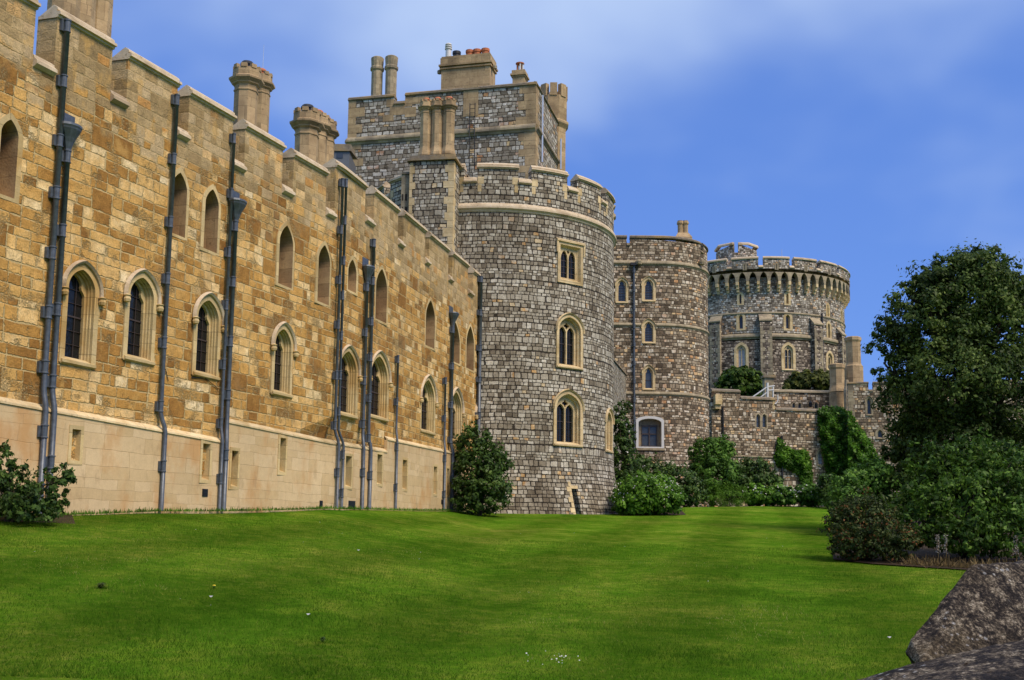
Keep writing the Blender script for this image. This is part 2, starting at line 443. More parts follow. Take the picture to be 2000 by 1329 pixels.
OCHRE = [(0, (.29, .135, .032)), (.12, (.37, .18, .042)), (.4, (.50, .265, .066)), (.64, (.58, .345, .11)), (.76, (.60, .385, .15)), (.89, (.63, .46, .23)), (1, (.70, .57, .36))]
OTOP = [(0, (.37, .255, .115)), (.3, (.42, .295, .14)), (.7, (.47, .34, .175)), (.88, (.39, .285, .155)), (.93, (.40, .20, .055)), (1, (.55, .39, .19))]
M_OCHRE = masonry('ochre_rubble', .85, .56, OCHRE, (.60, .44, .20), mw=.012, soft=.022, kind='random', big=.10, bumpd=.05, mott=.8, jit=.036, top=(12.5, OTOP), contrast=.42, stain=[(.45, (.30, .20, .095), .56, .74, .45), (1.5, (.60, .36, .11), .55, .7, .5)])
M_ASHLAR = masonry('beige_ashlar', .78, .34, [(0, (.56, .40, .205)), (.5, (.60, .435, .235)), (1, (.62, .46, .26))], (.47, .33, .17), mw=.003, soft=.006, bumpd=.005, mott=.2, jit=.002, contrast=.05,
                   stain=[(.5, (.50, .25, .08), .5, .72, .65), (1.7, (.36, .235, .12), .58, .75, .45)], rough=.8)
GREY = [(0, (.19, .155, .108)), (.2, (.30, .255, .185)), (.5, (.375, .33, .25)), (.8, (.45, .41, .325)), (.96, (.54, .50, .41)), (.985, (.44, .25, .09)), (1, (.52, .41, .25))]
M_GREY = masonry('grey_heathstone', .265, .205, GREY, (.045, .036, .027), mw=.022, soft=.014, bumpd=.05, mott=.75, jit=.016, contrast=.28, grime=((.46, .42, .38), .5, .66, 1.5, 6.8))
GREY2 = [(0, (.20, .165, .12)), (.25, (.30, .255, .19)), (.5, (.37, .33, .265)), (.75, (.45, .41, .34)), (.9, (.55, .51, .44)), (.95, (.34, .16, .07)), (1, (.52, .39, .21))]
M_GREY2 = masonry('pale_heathstone', .36, .24, GREY2, (.09, .072, .05), mw=.024, soft=.02, bumpd=.05, mott=.6, jit=.03, contrast=.36)
BRN = [(0, (.11, .08, .052)), (.25, (.23, .17, .11)), (.5, (.34, .265, .18)), (.72, (.45, .375, .27)), (.86, (.60, .53, .42)), (.93, (.42, .22, .10)), (1, (.58, .43, .24))]
M_BROWN = masonry('brown_heathstone', .33, .23, BRN, (.11, .085, .058), mw=.02, soft=.03, bumpd=.05, mott=.55, jit=.03, contrast=.42)
KEEP = [(0, (.10, .085, .068)), (.2, (.23, .20, .155)), (.45, (.34, .30, .24)), (.7, (.45, .41, .34)), (.88, (.58, .53, .45)), (.94, (.40, .22, .10)), (1, (.52, .43, .29))]
M_KEEP = masonry('keep_flint', .34, .24, KEEP, (.15, .12, .09), mw=.02, soft=.03, bumpd=.05, mott=.55, jit=.04, contrast=.5)
KLOW = [(0, (.08, .062, .048)), (.3, (.18, .14, .105)), (.6, (.27, .215, .16)), (.9, (.37, .31, .24)), (1, (.46, .39, .28))]
M_KEEPLOW = masonry('keep_dark_flint', .38, .27, KLOW, (.10, .08, .062), mw=.03, soft=.04, bumpd=.05, mott=.6, jit=.04, contrast=.8)
M_WARM = stone('dressed_sandstone', (.52, .385, .175), (.60, .455, .235), (.46, .29, .105), sc=2.5, bumpd=.006, joint=(2.2, .55))
M_CREAM = stone('cream_dressing', (.56, .41, .21), (.66, .53, .31), (.44, .32, .15), blotch=(.28, .215, .13), sc=4, joint=(3, .6))
M_COPE = stone('weathered_coping', (.54, .42, .27), (.66, .54, .38), (.40, .30, .19), blotch=(.15, .115, .08), sc=4)
M_GDRESS = stone('grey_dressing', (.29, .235, .15), (.40, .33, .215), (.22, .18, .125), blotch=(.10, .085, .065), sc=3, joint=(.9, .4))
M_DIM = stone('lichened_coping', (.16, .13, .095), (.27, .225, .16), (.34, .24, .12), blotch=(.07, .06, .05), sc=4)
M_CHIM = stone('chimney_stone', (.36, .25, .135), (.46, .335, .185), (.27, .19, .105), blotch=(.13, .095, .06), sc=3, joint=(.8, .5))
M_REVEAL = stone('stained_shaded_reveal', (.34, .22, .115), (.44, .295, .15), (.25, .15, .075), blotch=(.16, .10, .055), sc=2, joint=(2.2, .55))  # brown-stained stone, darkened further to put the lancets' recess shade into the colour
M_LEAD = plain('lead_pipe', (.088, .102, .120), .45, .3, .7, 9)
M_GLASS = plain('window_glass', (.010, .011, .012), .1, 0, .5, 2, .012, .3)
M_GLASSP = plain('pale_glass', (.05, .06, .075), .15, 0, .5, 3, .004)
M_BLIND = plain('white_blind', (.45, .45, .47), .5, 0, .2, 3)
M_BAR = plain('dark_glazing_bar', (.05, .035, .03), .5, 0, .3)
M_IRON = plain('black_iron', (.02, .02, .022), .5, .2, .3)
M_POT = plain('terracotta', (.46, .14, .055), .8, 0, .4, 5)
M_WHITE = plain('white_paint', (.62, .61, .58), .5, 0, .15)
M_STEEL = plain('galvanised_steel', (.55, .58, .62), .35, .5, .2)
M_SLATE = plain('roof_lead', (.12, .13, .145), .6, .2, .3, 2)
M_VOID = plain('dark_interior', (.03, .022, .015), .9, 0, .3)
M_BARK = stone('bark', (.05, .038, .027), (.10, .08, .058), None, sc=5, bumpd=.03)
# ---------------------------------------------------------------- architectural pieces
def arch(a, vs, va, vb, k=7, pt=.3):
    """closed loop: bottom-left, up, over the pointed head, down to bottom-right"""
    L = [(-a, vb), (-a, (vb + vs) / 2)]
    H = []
    for i in range(k + 1):
        ph = math.pi / 2 * i / k; s = math.cos(ph); r = va - vs
        H.append((-a * s, vs + r * ((1 - pt) * math.sin(ph) + pt * (1 - s))))
    L += H + [(-x, y) for x, y in reversed(H[:-1])] + [(a, (vb + vs) / 2), (a, vb)]
    return L
def rect(a, va, vb):
    return [(-a, vb), (-a, va), (a, va), (a, vb)]
def shift(lp, u): return [(x + u, y) for x, y in lp]
def hood(mb, M, a, vs, va, drop, wd=.09, proj=.12, pt=.3, k=8):
    """projecting moulding over an arch; M(a,v,w)"""
    def side(off):
        lp = arch(a + off, vs, va + off * 1.1, vs - drop, k, pt); return lp
    ins, outl = side(0), side(wd)
    V = []; Fc = []; n = len(ins)
    for i in range(n):
        V += [M(*ins[i], .0), M(*ins[i], -proj * .6), M(*[(p * .4 + q * .6) for p, q in zip(ins[i], outl[i])], -proj), M(*outl[i], -.0)]
    for i in range(n - 1):
        for j in range(3): Fc.append((i * 4 + j, i * 4 + j + 1, (i + 1) * 4 + j + 1, (i + 1) * 4 + j))
    Fc += [(0, 1, 2, 3), ((n - 1) * 4 + 3, (n - 1) * 4 + 2, (n - 1) * 4 + 1, (n - 1) * 4)]
    mb.add(V, Fc)

def window(path, u, vb, vs, va, a, parent, surround=M_WARM, depth=.45, border=.2, hoodm=True, style='sash', pt=.3, name='window', glass=M_GLASS, sill=True, steps=3, label=None, proud=.02, stops=True, bars=M_BAR, nb=(2, 5), reveal=None):
    """opening half-width a; surround loft steps inward. Returns hole loop in wall (u,v)."""
    M = path.local(u)
    aa = a + border
    oloop = arch(aa, vs, va + border * 1.1, vb - border * .6, 7, pt)
    NAR = {'lancet': .14, 'tracery': .22}.get(style, .13)
    loops = [(oloop, .10), (oloop, -proud)]
    a_in = a
    loops.append((arch(a, vs, va, vb, 7, pt), -proud))
    for k in range(steps):
        f0 = (k + .75) / steps; f1 = (k + 1) / steps; sh = NAR * a * f1
        sh0 = NAR * a * k / steps
        loops.append((arch(a - sh0, vs, va - sh0, vb + .25 * depth * f0, 7, pt), depth * f0))
        loops.append((arch(a - sh, vs, va - sh * 1.0, vb + .25 * depth * f1 + .02, 7, pt), depth * f1))
    ai = a * (1 - NAR); vai = va - (a - ai); vbi = vb + .25 * depth + .02
    if reveal:
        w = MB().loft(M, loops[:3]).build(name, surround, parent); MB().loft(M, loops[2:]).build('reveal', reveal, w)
    else: w = MB().loft(M, loops).build(name, surround, parent)
    if label: w['label'] = label
    if hoodm:
        h = MB(); hood(h, M, aa - .02, vs, va + border * 1.1 - .02, .12, pt=pt)
        ho = h.build('hood_mould', M_COPE if surround is M_WARM else surround, w)
        if stops:
            for sx in (-1, 1):
                q = MB(); cx = sx * (aa + .03); 
                q.lathe((0, 0, 0), [(.02, -.11), (.08, -.09), (.10, -.02), (.075, .05), (.11, .08), (.04, .12)], 8)
                c = M(cx, vs - .2, -.09); q.v = [(x + c.x, y + c.y, z + c.z) for x, y, z in q.v]
                q.build('label_stop', surround, w)
    if sill:
        s = MB(); s.sweep(lambda uu, v, ww: M(uu, v, ww), [(depth * .6, vbi - vb + .0), (-proud - .06, -.03), (-proud - .06, -.10), (-proud + .01, -.14)], [-aa + .04, aa - .04], v0=vb)
        s.build('sill', surround, w)
    # glazing
    gd = depth + .03
    if style == 'tracery':
        pl = arch(ai + .01, vs, vai + .01, vbi - .02, 7, pt)
        mw = .055; la = (ai - mw * 1.5) / 1.0; hw = (ai - mw) / 2 - .02
        cxs = [-(hw + mw / 2 + .01), (hw + mw / 2 + .01)]
        hs = []
        rise = hw * 1.25; lvs = vs - .12
        for c in cxs: hs.append(shift(arch(hw, lvs, lvs + rise, vbi + .04, 6, .35), c))
        qc = vs + (vai - vs) * .42; qr = min(ai * .34, (vai - qc) * .62)
        hs.append([(qr * (1 + .28 * math.cos(4 * t)) * math.cos(t) * .85, qc + .02 + qr * (1 + .28 * math.cos(4 * t)) * math.sin(t) * .85) for t in [2 * math.pi * i / 20 for i in range(20)]])
        t = MB().plate(M, pl, hs, depth - .03, depth + .10); t.build('tracery', surround, w)
        gd = depth + .12
    elif style == 'lancet' or style == 'sash':
        # cusped inner order
        pl = arch(ai + .012, vs, vai + .012, vbi - .02, 7, pt); hl = []
        ia = ai - .03
        n = 14
        for (x, y) in arch(ia, vs - .1, vai - .04, vbi + .02, 9, pt + .1): hl.append((x, y))
        # pinch the head to a cusp
        cus = vs - .02 + (vai - vs) * .18
        hl2 = []
        for (x, y) in hl:
            kx = 1 - .30 * math.exp(-((y - cus) / (.09 + .05 * ai)) ** 2) if y > vs - .4 else 1
            hl2.append((x * kx, y))
        MB().plate(M, pl, [hl2], depth - .02, depth + .06).build('cusped_head', surround, w)
        gd = depth + .07
    g = MB(); lp = arch(ai, vs, vai, vbi, 7, pt)
    g.add([M(x, y, gd) for x, y in lp], [tuple(range(len(lp)))]); g.build('pane', glass, w)
    if bars:
        b = MB(); t = .015
        def topv(x): return vs + (vai - vs) * math.sqrt(max(0, 1 - (abs(x) / ai) ** 2)) * .85
        nx, ny = nb
        for i in range(1, nx + 1):
            x = -ai + 2 * ai * i / (nx + 1)
            b.box(M, x - t / 2, x + t / 2, 0, 0, 0, 0) if False else b.add([M(x - t / 2, vbi, gd - .03), M(x + t / 2, vbi, gd - .03), M(x + t / 2, topv(x), gd - .03), M(x - t / 2, topv(x), gd - .03),
                 M(x - t / 2, vbi, gd - .004), M(x + t / 2, vbi, gd - .004), M(x + t / 2, topv(x), gd - .004), M(x - t / 2, topv(x), gd - .004)], [(0, 1, 2, 3), (0, 3, 7, 4), (1, 5, 6, 2)])
        for i in range(0, ny + 1):
            y = vbi + (vs - vbi) * i / ny; tt = .04 if (i == 0 or i == ny // 2 + (ny % 2)) else t * .7
            b.add([M(-ai, y, gd - .035), M(ai, y, gd - .035), M(ai, y + tt, gd - .035), M(-ai, y + tt, gd - .035), M(-ai, y, gd - .004), M(ai, y, gd - .004), M(ai, y + tt, gd - .004), M(-ai, y + tt, gd - .004)],
                  [(0, 1, 2, 3), (3, 2, 6, 7), (0, 4, 5, 1)])
        b.build('glazing_bars', bars, w)
    hole = shift(arch(aa - .03, vs, va + border * 1.1 - .03, vb - border * .6 + .03, 7, pt), u)
    return hole

def slot(path, u, vb, va, a, parent, mat_=M_WARM, depth=.3, border=.10, name='slit_opening', pane=M_VOID, pw=0):
    M = path.local(u, pw)
    o = rect(a + border, va + border, vb - border)
    w = MB().loft(M, [(o, .1), (o, -.012), (rect(a, va, vb), -.012), (rect(a * .9, va - .01, vb + .12), depth)]).build(name, mat_, parent)
    g = MB(); g.add([M(x, y, depth - .01) for x, y in rect(a, va, vb)], [(0, 1, 2, 3)]); g.build('pane', pane, w)
    return shift(rect(a + border - .02, va + border - .02, vb - border + .02), u)

COPE = [(.62, .02), (.62, .08), (.16, .34), (.10, .36), (-.02, .27), (-.03, .21), (.01, .205), (.01, .175), (-.12, .15), (-.13, .07), (-.05, .06), (-.05, .01), (.0, -.005)]
CSILL = [(.62, .0), (.62, .05), (.12, .12), (-.02, .03), (-.03, -.03), (-.14, -.12), (-.15, -.22), (-.03, -.30), (0, -.30)]
def coping(path, a, b, v, parent, m, name='coping', prof=COPE, sc=1, over=.0, step=.6, thick=None):
    pr = [((w if not thick or w < .5 else w * thick / .62) * sc if w < .5 else (thick or w * sc), q * sc) for w, q in prof]
    return MB().sweep(path, pr, frange(a - over, b + over, step), v0=v).build(name, m, parent)

def octshaft(parent, c, r, h, m, pot=M_POT, pots=True, crown=True, name='chimney_shaft', base=.5, n=8, label=None):
    """octagonal chimney shaft standing at c (base centre)"""
    pr = [(r * 1.25, -.3), (r * 1.25, base * .4), (r * 1.32, base * .45), (r * 1.32, base * .55), (r * 1.05, base), (r, base + .08)]
    top = h - r * 1.9
    pr += [(r, top - .55 * r), (r * 1.07, top - .5 * r), (r * 1.07, top - .4 * r), (r, top - .34 * r), (r, top), (r * 1.2, top + .12 * r), (r * 1.22, top + .22 * r), (r * 1.5, top + .46 * r), (r * 1.52, top + .62 * r), (r * 1.2, top + .8 * r), (r * 1.18, top + 1.45 * r), (r * .8, top + 1.45 * r), (r * .8, top + .9 * r)]
    mb = MB().lathe(c, pr, n, math.pi / n)
    if crown:
        for k in range(n):
            a0 = 2 * math.pi * k / n; a = a0
            t = Vector((-math.sin(a), math.cos(a))); d = Vector((math.cos(a), math.sin(a)))
            M = lambda x, y, z: Vector((c[0] + d.x * y + t.x * x, c[1] + d.y * y + t.y * x, c[2] + z))
            mb.box(M, -r * .24, r * .24, r * .84, r * 1.16, top + 1.44 * r, top + 1.78 * r)
    o = mb.build(name, m, parent)
    if pots:
        MB().lathe((c[0], c[1], c[2] + top + r * 1.65), [(r * .5, -.3), (r * .5, r * .25), (r * .6, r * .3), (r * .6, r * .42), (r * .46, r * .62), (r * .34, r * .62), (r * .34, 0)], 12, cap=True).build('chimney_pot', pot, o, smooth=False)
    return o

def pipe(path, pts, parent, r=.065, hopper=None, nbr=None, name='drainpipe', w=-.12, label=None, spacing=1.75, shoe=False, cap=False):
    """pts: list of (u,v,w) top to bottom"""
    r *= .82
    P = [path(u, v, ww) for u, v, ww in pts]
    mb = MB().tube(P, r, 10)
    o = None
    # collars
    col = MB(); L = 0
    v0, v1 = pts[0][1], pts[-1][1]
    o = mb.build(name, M_LEAD, parent, smooth=False)
    for p in o.data.polygons: p.use_smooth = len(p.vertices) == 4
    if label: o['label'] = label
    v = v0 - .15; i = 0
    while v > v1 + .5:
        # position on the polyline at this height
        for a, b in zip(pts[:-1], pts[1:]):
            if a[1] >= v >= b[1] and a[1] > b[1]:
                k = (a[1] - v) / (a[1] - b[1]); u = a[0] + (b[0] - a[0]) * k; ww = a[2] + (b[2] - a[2]) * k
        c = path(u, v, ww)
        bm = MB().lathe((c.x, c.y, c.z), [(r * 1.05, -.17), (r * 1.32, -.16), (r * 1.32, -.135), (r * 1.12, -.12), (r * 1.12, .12), (r * 1.36, .13), (r * 1.36, .155), (r * 1.05, .17)], 12)
        Mf = path.local(u)
        bm.box(lambda x, y, z: Mf(x, z, y), -r * 2.1, r * 1.0, ww + .04, -.005 + ww * 0, v - .15, v + .13)
        bm.build('bracket', M_LEAD, o)
        v -= spacing + .12 * math.sin(i * 2.3); i += 1
    if hopper:
        c = P[0]; s = hopper
        Mf = path.local(pts[0][0])
        hb = MB()
        loops = []
        for (hw, dz, wf) in [(r * 1.1, -.1, 1), (r * 1.3, .05, 1), (.12 * s, .22, 1), (.15 * s, .32, 1.1), (.24 * s, .52, 1.2), (.25 * s, .56, 1.2), (.27 * s, .60, 1.2), (.26 * s, .66, 1.2), (.22 * s, .66, 1.2), (.18 * s, .5, 1.2)]:
            V = []
            ring = []
            for k in range(10):
                t = 2 * math.pi * k / 10 + .314; ring.append((hw * math.cos(t), pts[0][1] + dz, min(-.01, pts[0][2] * wf + hw * math.sin(t) * .8)))
            loops.append(ring)
        V = [Mf(a, b, c_) for rg in loops for (a, b, c_) in rg]; n = 10
        Fc = [(j * n + k, j * n + (k + 1) % n, (j + 1) * n + (k + 1) % n, (j + 1) * n + k) for j in range(len(loops) - 1) for k in range(n)]
        hb.add(V, Fc)
        hb.box(lambda x, y, z: Mf(x, z, y), -.22 * s, .22 * s, -.03, -.006, pts[0][1] + .6, pts[0][1] + .98)
        hb.build('hopper_head', M_LEAD, o)
    return o

# ================================================================ SANDSTONE WING
T1 = Vector((890 / F, 1)).normalized(); T2 = Vector((565 / F, 1)).normalized()
PA = at(300, 998, 31); PA2 = Vector((PA.x, PA.y))
Wst = on_line(-420, PA2, T1); Wc = on_line(647, PA2, T1); Wend = on_line(962, Wc, T2)
WP = Path([Wst, Wc, Wend])
UC = WP.u[1]; UE = WP.u[2]
def wpx(x, y): return WP.px(x, y)
ROOFZ = 12.2
wing = thing('sandstone_range', 'long ochre stone castle range with battlements, lead drainpipes and pointed windows', 'castle wing', (Wst.x, Wst.y, gz(Wst.x, Wst.y)))
# merlons: (start px,top px) (end px,top px) ; crenel sill px between
MER = [((-330, -240), (70, 28)), ((113, 20), (221, 82)), ((252, 102), (348, 160)), ((371, 179), (456, 228)), ((480, 245), (553, 289)), ((574, 303), (638, 341)),
       ((656, 330), (714, 372)), ((731, 378), (778, 411)), ((789, 415), (831, 450)), ((839, 457), (876, 490)), ((884, 491), (914, 520)), ((924, 528), (947, 549))]
CREN = [(88, 122), (236, 182), (359, 252), (467, 318), (563, 368), (646, 412), (723, 432), (784, 474), (835, 507), (879, 540), (919, 566)]
mer = []
for (a, b) in MER:
    ua, va = wpx(*a); ub, vb_ = wpx(*b); mer.append([ua, ub, (va + vb_) / 2])
vt1 = np.median([m[2] for m in mer[:6]]); vt2 = np.median([m[2] for m in mer[6:]])
print('merlon tops', [round(m[2], 2) for m in mer], 'u', [round(m[0], 2) for m in mer])
cren = [wpx(*c)[1] for c in CREN]; print('crenels', [round(c, 2) for c in cren])
vc1 = np.median(cren[:5]); vc2 = np.median(cren[6:])
for i, m_ in enumerate(mer): m_[2] = .5 * m_[2] + .5 * (vt1 if i < 6 else vt2)
cren = [.5 * c + .5 * (vc1 if i < 6 else vc2) for i, c in enumerate(cren)]
mer[-1][1] = UE + .3
# plinth tops
def pv(x, y): return wpx(x, y)
PL = [(0, 780, 432, 860), (441, 820, 640, 862), (649, 863, 748, 879), (752, 855, 905, 886)]
pls = []
for (xa, ya, xb, yb) in PL:
    ua, va = wpx(xa, ya); ub, vb_ = wpx(xb, yb); pls.append([ua, ub, va, vb_])
print('plinths', [[round(q, 2) for q in p] for p in pls])
pls[0][2] += (pls[0][2] - pls[0][3]) / (pls[0][1] - pls[0][0]) * (pls[0][0] - WP.u[0]); pls[0][0] = WP.u[0]
for i in range(3): pls[i][1] = pls[i + 1][0] = .5 * (pls[i][1] + pls[i + 1][0])
pls[-1][1] = UE + .3
def ptop(u):
    for a, b, va, vb_ in pls:
        if u <= b: return va + (vb_ - va) * (u - a) / (b - a)
    return pls[-1][3]
def wg(u):
    p, n = WP.pos(u); return gz(p.x, p.y)
holes = []; wholes = []
LOW = [(163, 508, 598, 712, 118, 199), (275, 523, 592, 705, 240, 312), (405, 569, 633, 735, 374, 437), (548, 626, 682, 770, 527, 577), (679, 672, 722, 812, 660, 698), (742, 684, 732, 818, 721, 758), (836, 731, 775, 845, 820, 850), (889, 755, 795, 862, 877, 903), (937, 775, 810, 880, 927, 946)]
k = 0
for i, (xa, ya, ysp, ysill, xl, xr) in enumerate(LOW):
    u, vap = wpx(xa, ya); 
    ul = wpx(xl, ya + 60)[0]; ur = wpx(xr, ya + 60)[0]
    vbm = wpx(xa, ysill)[1]
    hw = (ur - ul) / 2; u = (ul + ur) / 2
    print('low', i, 'u %.2f hw %.2f va %.2f vb %.2f' % (u, hw, vap, vbm))
    LOW[i] = (u, hw, vap, vbm)
mh = float(np.median([l[1] for l in LOW[1:6]]))
for i, (u, hw, vap, vbm) in enumerate(LOW):
    bd = .17; a = min(max(hw, .55), 1.02) - bd - .07
    va = vap - .26 - .0; vb_ = vbm + .05
    h = window(WP, u, vb_, va - a * 1.05, va, a, wing, border=bd, depth=.25, style='sash', pt=.22, nb=(2, 5), steps=3)
    holes.append(h)
UPP = [(17, 232, 385, 0, 35), (353, 338, 462, 334, 365), (415, 370, 492, 399, 427), (559, 440, 560, 544, 573), (632, 478, 593, 620, 645), (688, 507, 570, 680, 694), (745, 525, 628, 735, 754), (840, 586, 678, 832, 848), (889, 630, 708, 880, 897), (918, 637, 722, 911, 925)]
for i, (xa, ya, yb, xl, xr) in enumerate(UPP):
    u, vap = wpx(xa, ya); ul = wpx(xl, ya + 50)[0]; ur = wpx(xr, ya + 50)[0]; u = (ul + ur) / 2; hw = (ur - ul) / 2; vbm = wpx(xa, yb)[1]
    print('upp', i, 'u %.2f hw %.2f va %.2f vb %.2f' % (u, hw, vap, vbm))
    a = max(.22, hw)
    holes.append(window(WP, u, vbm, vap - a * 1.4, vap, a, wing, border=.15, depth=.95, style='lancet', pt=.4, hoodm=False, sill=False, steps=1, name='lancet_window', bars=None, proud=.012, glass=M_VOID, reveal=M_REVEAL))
# wall sheet: outline with battlements
out = [(WP.u[0], wg(WP.u[0]) - 2), (WP.u[0], mer[0][2])]
for i, m_ in enumerate(mer):
    out += ([] if i == 0 else [(m_[0], cren[i - 1]), (m_[0], m_[2])]) + [(m_[1], m_[2])]
    if i < len(mer) - 1: out += [(m_[1], cren[i])]
out += [(UE + .3, wg(UE) - 2)]
wall = MB().plate(WP, out, holes, 0, .62).build('wall', M_OCHRE, wing)
for i, m_ in enumerate(mer):
    coping(WP, m_[0], m_[1], m_[2] - .12, wing, M_COPE, sc=.95, over=.03)
    if i: coping(WP, mer[i - 1][1] + .01, m_[0] - .01, cren[i - 1], wing, M_COPE, name='crenel_sill', prof=CSILL, sc=.9)
# plinth (proud of the wall) with slots
SL = [(130, 148, 838, 900), (386, 402, 866, 937), (443, 457, 880, 950), (538, 551, 855, 922), (668, 679, 890, 950), (730, 739, 887, 945), (780, 788, 898, 955), (841, 847, 911, 965), (867, 871, 915, 968)]
PW = .14
hs = []
for (xl, xr, yt, yb) in SL:
    ul, vt = wpx(xl, yt); ur, vb_ = wpx(xr, yb + 3)
    vb_ = wpx(xl, yb)[1]
    hs.append(slot(WP, (ul + ur) / 2, vb_, vt, (ur - ul) / 2 * .8, wing, pw=-PW, depth=.34, mat_=M_WARM))
for j, (a, b, va, vb_) in enumerate(pls):
    us = frange(a, b, 2.0) if j in (0, 1) else [a, b]
    a2 = a + .001; b2 = b - .001
    ol = [(a2, wg(a) - 2), (a2, va - .1), (b2, vb_ - .1), (b2, wg(b) - 2)]
    hh = [h for h in hs if a < h[0][0] and h[2][0] < b]
    def MP(u, v, w, WP=WP): return WP(u, v, w - PW)
    MB().plate(MP, ol, hh, 0, PW - .01).build('plinth', M_ASHLAR, wing)
    MB().sweep(WP, [(0, .06), (-PW - .03, -.06), (-PW - .035, -.11), (-PW + .01, -.13)], [a2, b2], v0=lambda u, a=a, b=b, va=va, vb_=vb_: va + (vb_ - va) * (u - a) / (b - a)).build('plinth_moulding', M_CREAM, wing)
# vents
for (xl, xr, yt, yb) in [(387, 398, 955, 970), (617, 623, 978, 991), (674, 686, 978, 993), (856, 860, 976, 985)]:
    ul, vt = wpx(xl, yt); ur, _ = wpx(xr, yt); vb_ = wpx(xl, yb)[1]; c = (ul + ur) / 2; hw = (ur - ul) / 2; M = WP.local(c, -PW)
    g = MB().box(lambda x, y, z: M(x, z, y), -hw, hw, -.015, .01, vb_, vt)
    for q in range(5): z = vb_ + (vt - vb_) * (q + .5) / 5; g.box(lambda x, y, z_: M(x, z_, y), -hw * .85, hw * .85, -.03, -.014, z - .012, z + .012)
    g.build('vent_grille', M_IRON, wing)
# roof behind the parapet, back and end walls
def back(u, w): p, n = WP.pos(u); return p + n * w
rf = MB(); pts = [back(0, .63), back(UC, .63), back(UE + .3, .63), back(UE + .3, 9), back(UC, 9.5), back(0, 9.5)]
rf.add([Vector((p.x, p.y, ROOFZ - 1.2)) for p in pts], [tuple(range(6))]); rf.build('roof', M_SLATE, wing)
bw = MB(); q = [back(0, .3), back(0, 9.5), back(UC, 9.5), back(UE, 9)]
for a, b in zip(q[:-1], q[1:]): bw.add([(a.x, a.y, -2), (b.x, b.y, -2), (b.x, b.y, ROOFZ - 1.1), (a.x, a.y, ROOFZ - 1.1)], [(0, 1, 2, 3)])
bw.build('back_wall', M_OCHRE, wing)
# chimneys behind the parapet
def chim_at(px, ytop, Y, r, nm, m=M_CHIM, zb=ROOFZ - 1.4, parent=wing, **k):
    p = at(px, ytop, Y); return octshaft(parent, (p.x, p.y, zb), r, p.z - zb, m, name=nm, **k)
for (x, Y) in [(132, 30.6), (163, 31.3), (197, 32.3)]: chim_at(x, -95, Y, .44, 'chimney_shaft')
for (x, y, Y, r, pt_) in [(483, 130, 42.5, .46, M_IRON), (510, 143, 44.3, .40, M_POT)]: chim_at(x, y, Y, r, 'chimney_shaft', pot=pt_)
for (x, y, Y, r, pt_) in [(601, 215, 48, .52, M_IRON), (621, 224, 50, .46, M_POT), (636, 236, 52, .46, M_POT)]: chim_at(x, y, Y, r, 'chimney_shaft', pot=pt_)
p = at(512, 150, 44.3); MB().tube([(p.x, p.y, p.z - 1), (p.x + .02, p.y, at(514, 88, 44.3).z)], [.02, .008], 6).build('aerial', M_STEEL, wing)

# drainpipes
def U(x, y): return wpx(x, y)[0]
def V(x, y): return wpx(x, y)[1]
def straight(xt, yt, xm, ym, yb=None, bot=None, w=-.12, off=0, hop=None, **k):
    """pipe hung at the u of pixel (xm,ym); at the plinth it steps out and off metres along the wall"""
    u = U(xm, ym); vt = V(xt, yt); g0 = wg(u); pt_ = ptop(u)
    if bot is not None: pts = [(u, vt, w), (u, V(*bot), w)]
    else: pts = [(u, vt, w), (u, pt_ + .42, w), (u + off * .3, pt_ + .25, w - .03), (u + off * .8, pt_ + .05, w - .08), (u + off, pt_ - .12, w - .105), (u + off, g0 + .02, w - .105)]
    return pipe(WP, pts, wing, hopper=hop, **k)
straight(125, 42, 106, 330, off=0, r=.085, spacing=1.45)
straight(134, 300, 115, 450, off=0, r=.085, hop=1.25, spacing=1.9)
straight(341, 188, 328, 400, off=.1, r=.075)
straight(450, 262, 447, 350, off=-.05, r=.06)
straight(457, 435, 450, 520, off=-.12, r=.085, hop=1.3)
straight(667, 352, 657, 560, off=.12, r=.065)
straight(672, 352, 664, 560, off=.26, r=.06, spacing=1.4)
straight(713, 555, 709, 640, off=-.12, r=.08, hop=1.2)
straight(727, 470, 722, 560, off=.05, r=.085, spacing=1.5)
straight(772, 695, 770, 780, off=-.12, r=.06)
straight(865, 738, 864, 800, off=-.15, r=.07)
straight(882, 640, 878, 720, off=.05, r=.10, hop=1.25)
straight(935, 542, 932, 660, bot=(929, 850), r=.12, w=-.15)
# thin cables round two of the sills
for (pts) in [[(312, 716), (322, 722), (327, 745)], [(372, 738), (398, 738), (425, 760)]]:
    P = [WP(*wpx(x, y), -.03) for x, y in pts]; MB().tube(P, .012, 5).build('cable', M_IRON, wing)
def quoins(path, u, z0, z1, parent, m, side=1, long=.62, short=.36, h=.42, name='quoins', proud=.015):
    mb = MB(); z = z0; i = 0
    M = path.local(u)
    while z < z1 - .1:
        L = (long if i % 2 else short) * (1 + .1 * math.sin(i * 4.1)); hh = min(h * (1 + .12 * math.sin(i * 2.7)), z1 - z)
        a, b = (-L, -.0) if side > 0 else (0, L)
        mb.box(lambda x, y, zz: M(x, zz, y), a, b, -proud, .05, z + .008, z + hh - .008); z += hh; i += 1
    return mb.build(name, m, parent)
def faces(points, **k):
    return [Path([a, b], **k) for a, b in zip(points[:-1], points[1:])]
def crenel_out(u0, u1, z0, z1, cr):
    o = [(u0, z0), (u0, z1)]
    for a, b, zc in cr: o += [(a, z1), (a, zc), (b, zc), (b, z1)]
    return o + [(u1, z1), (u1, z0)]
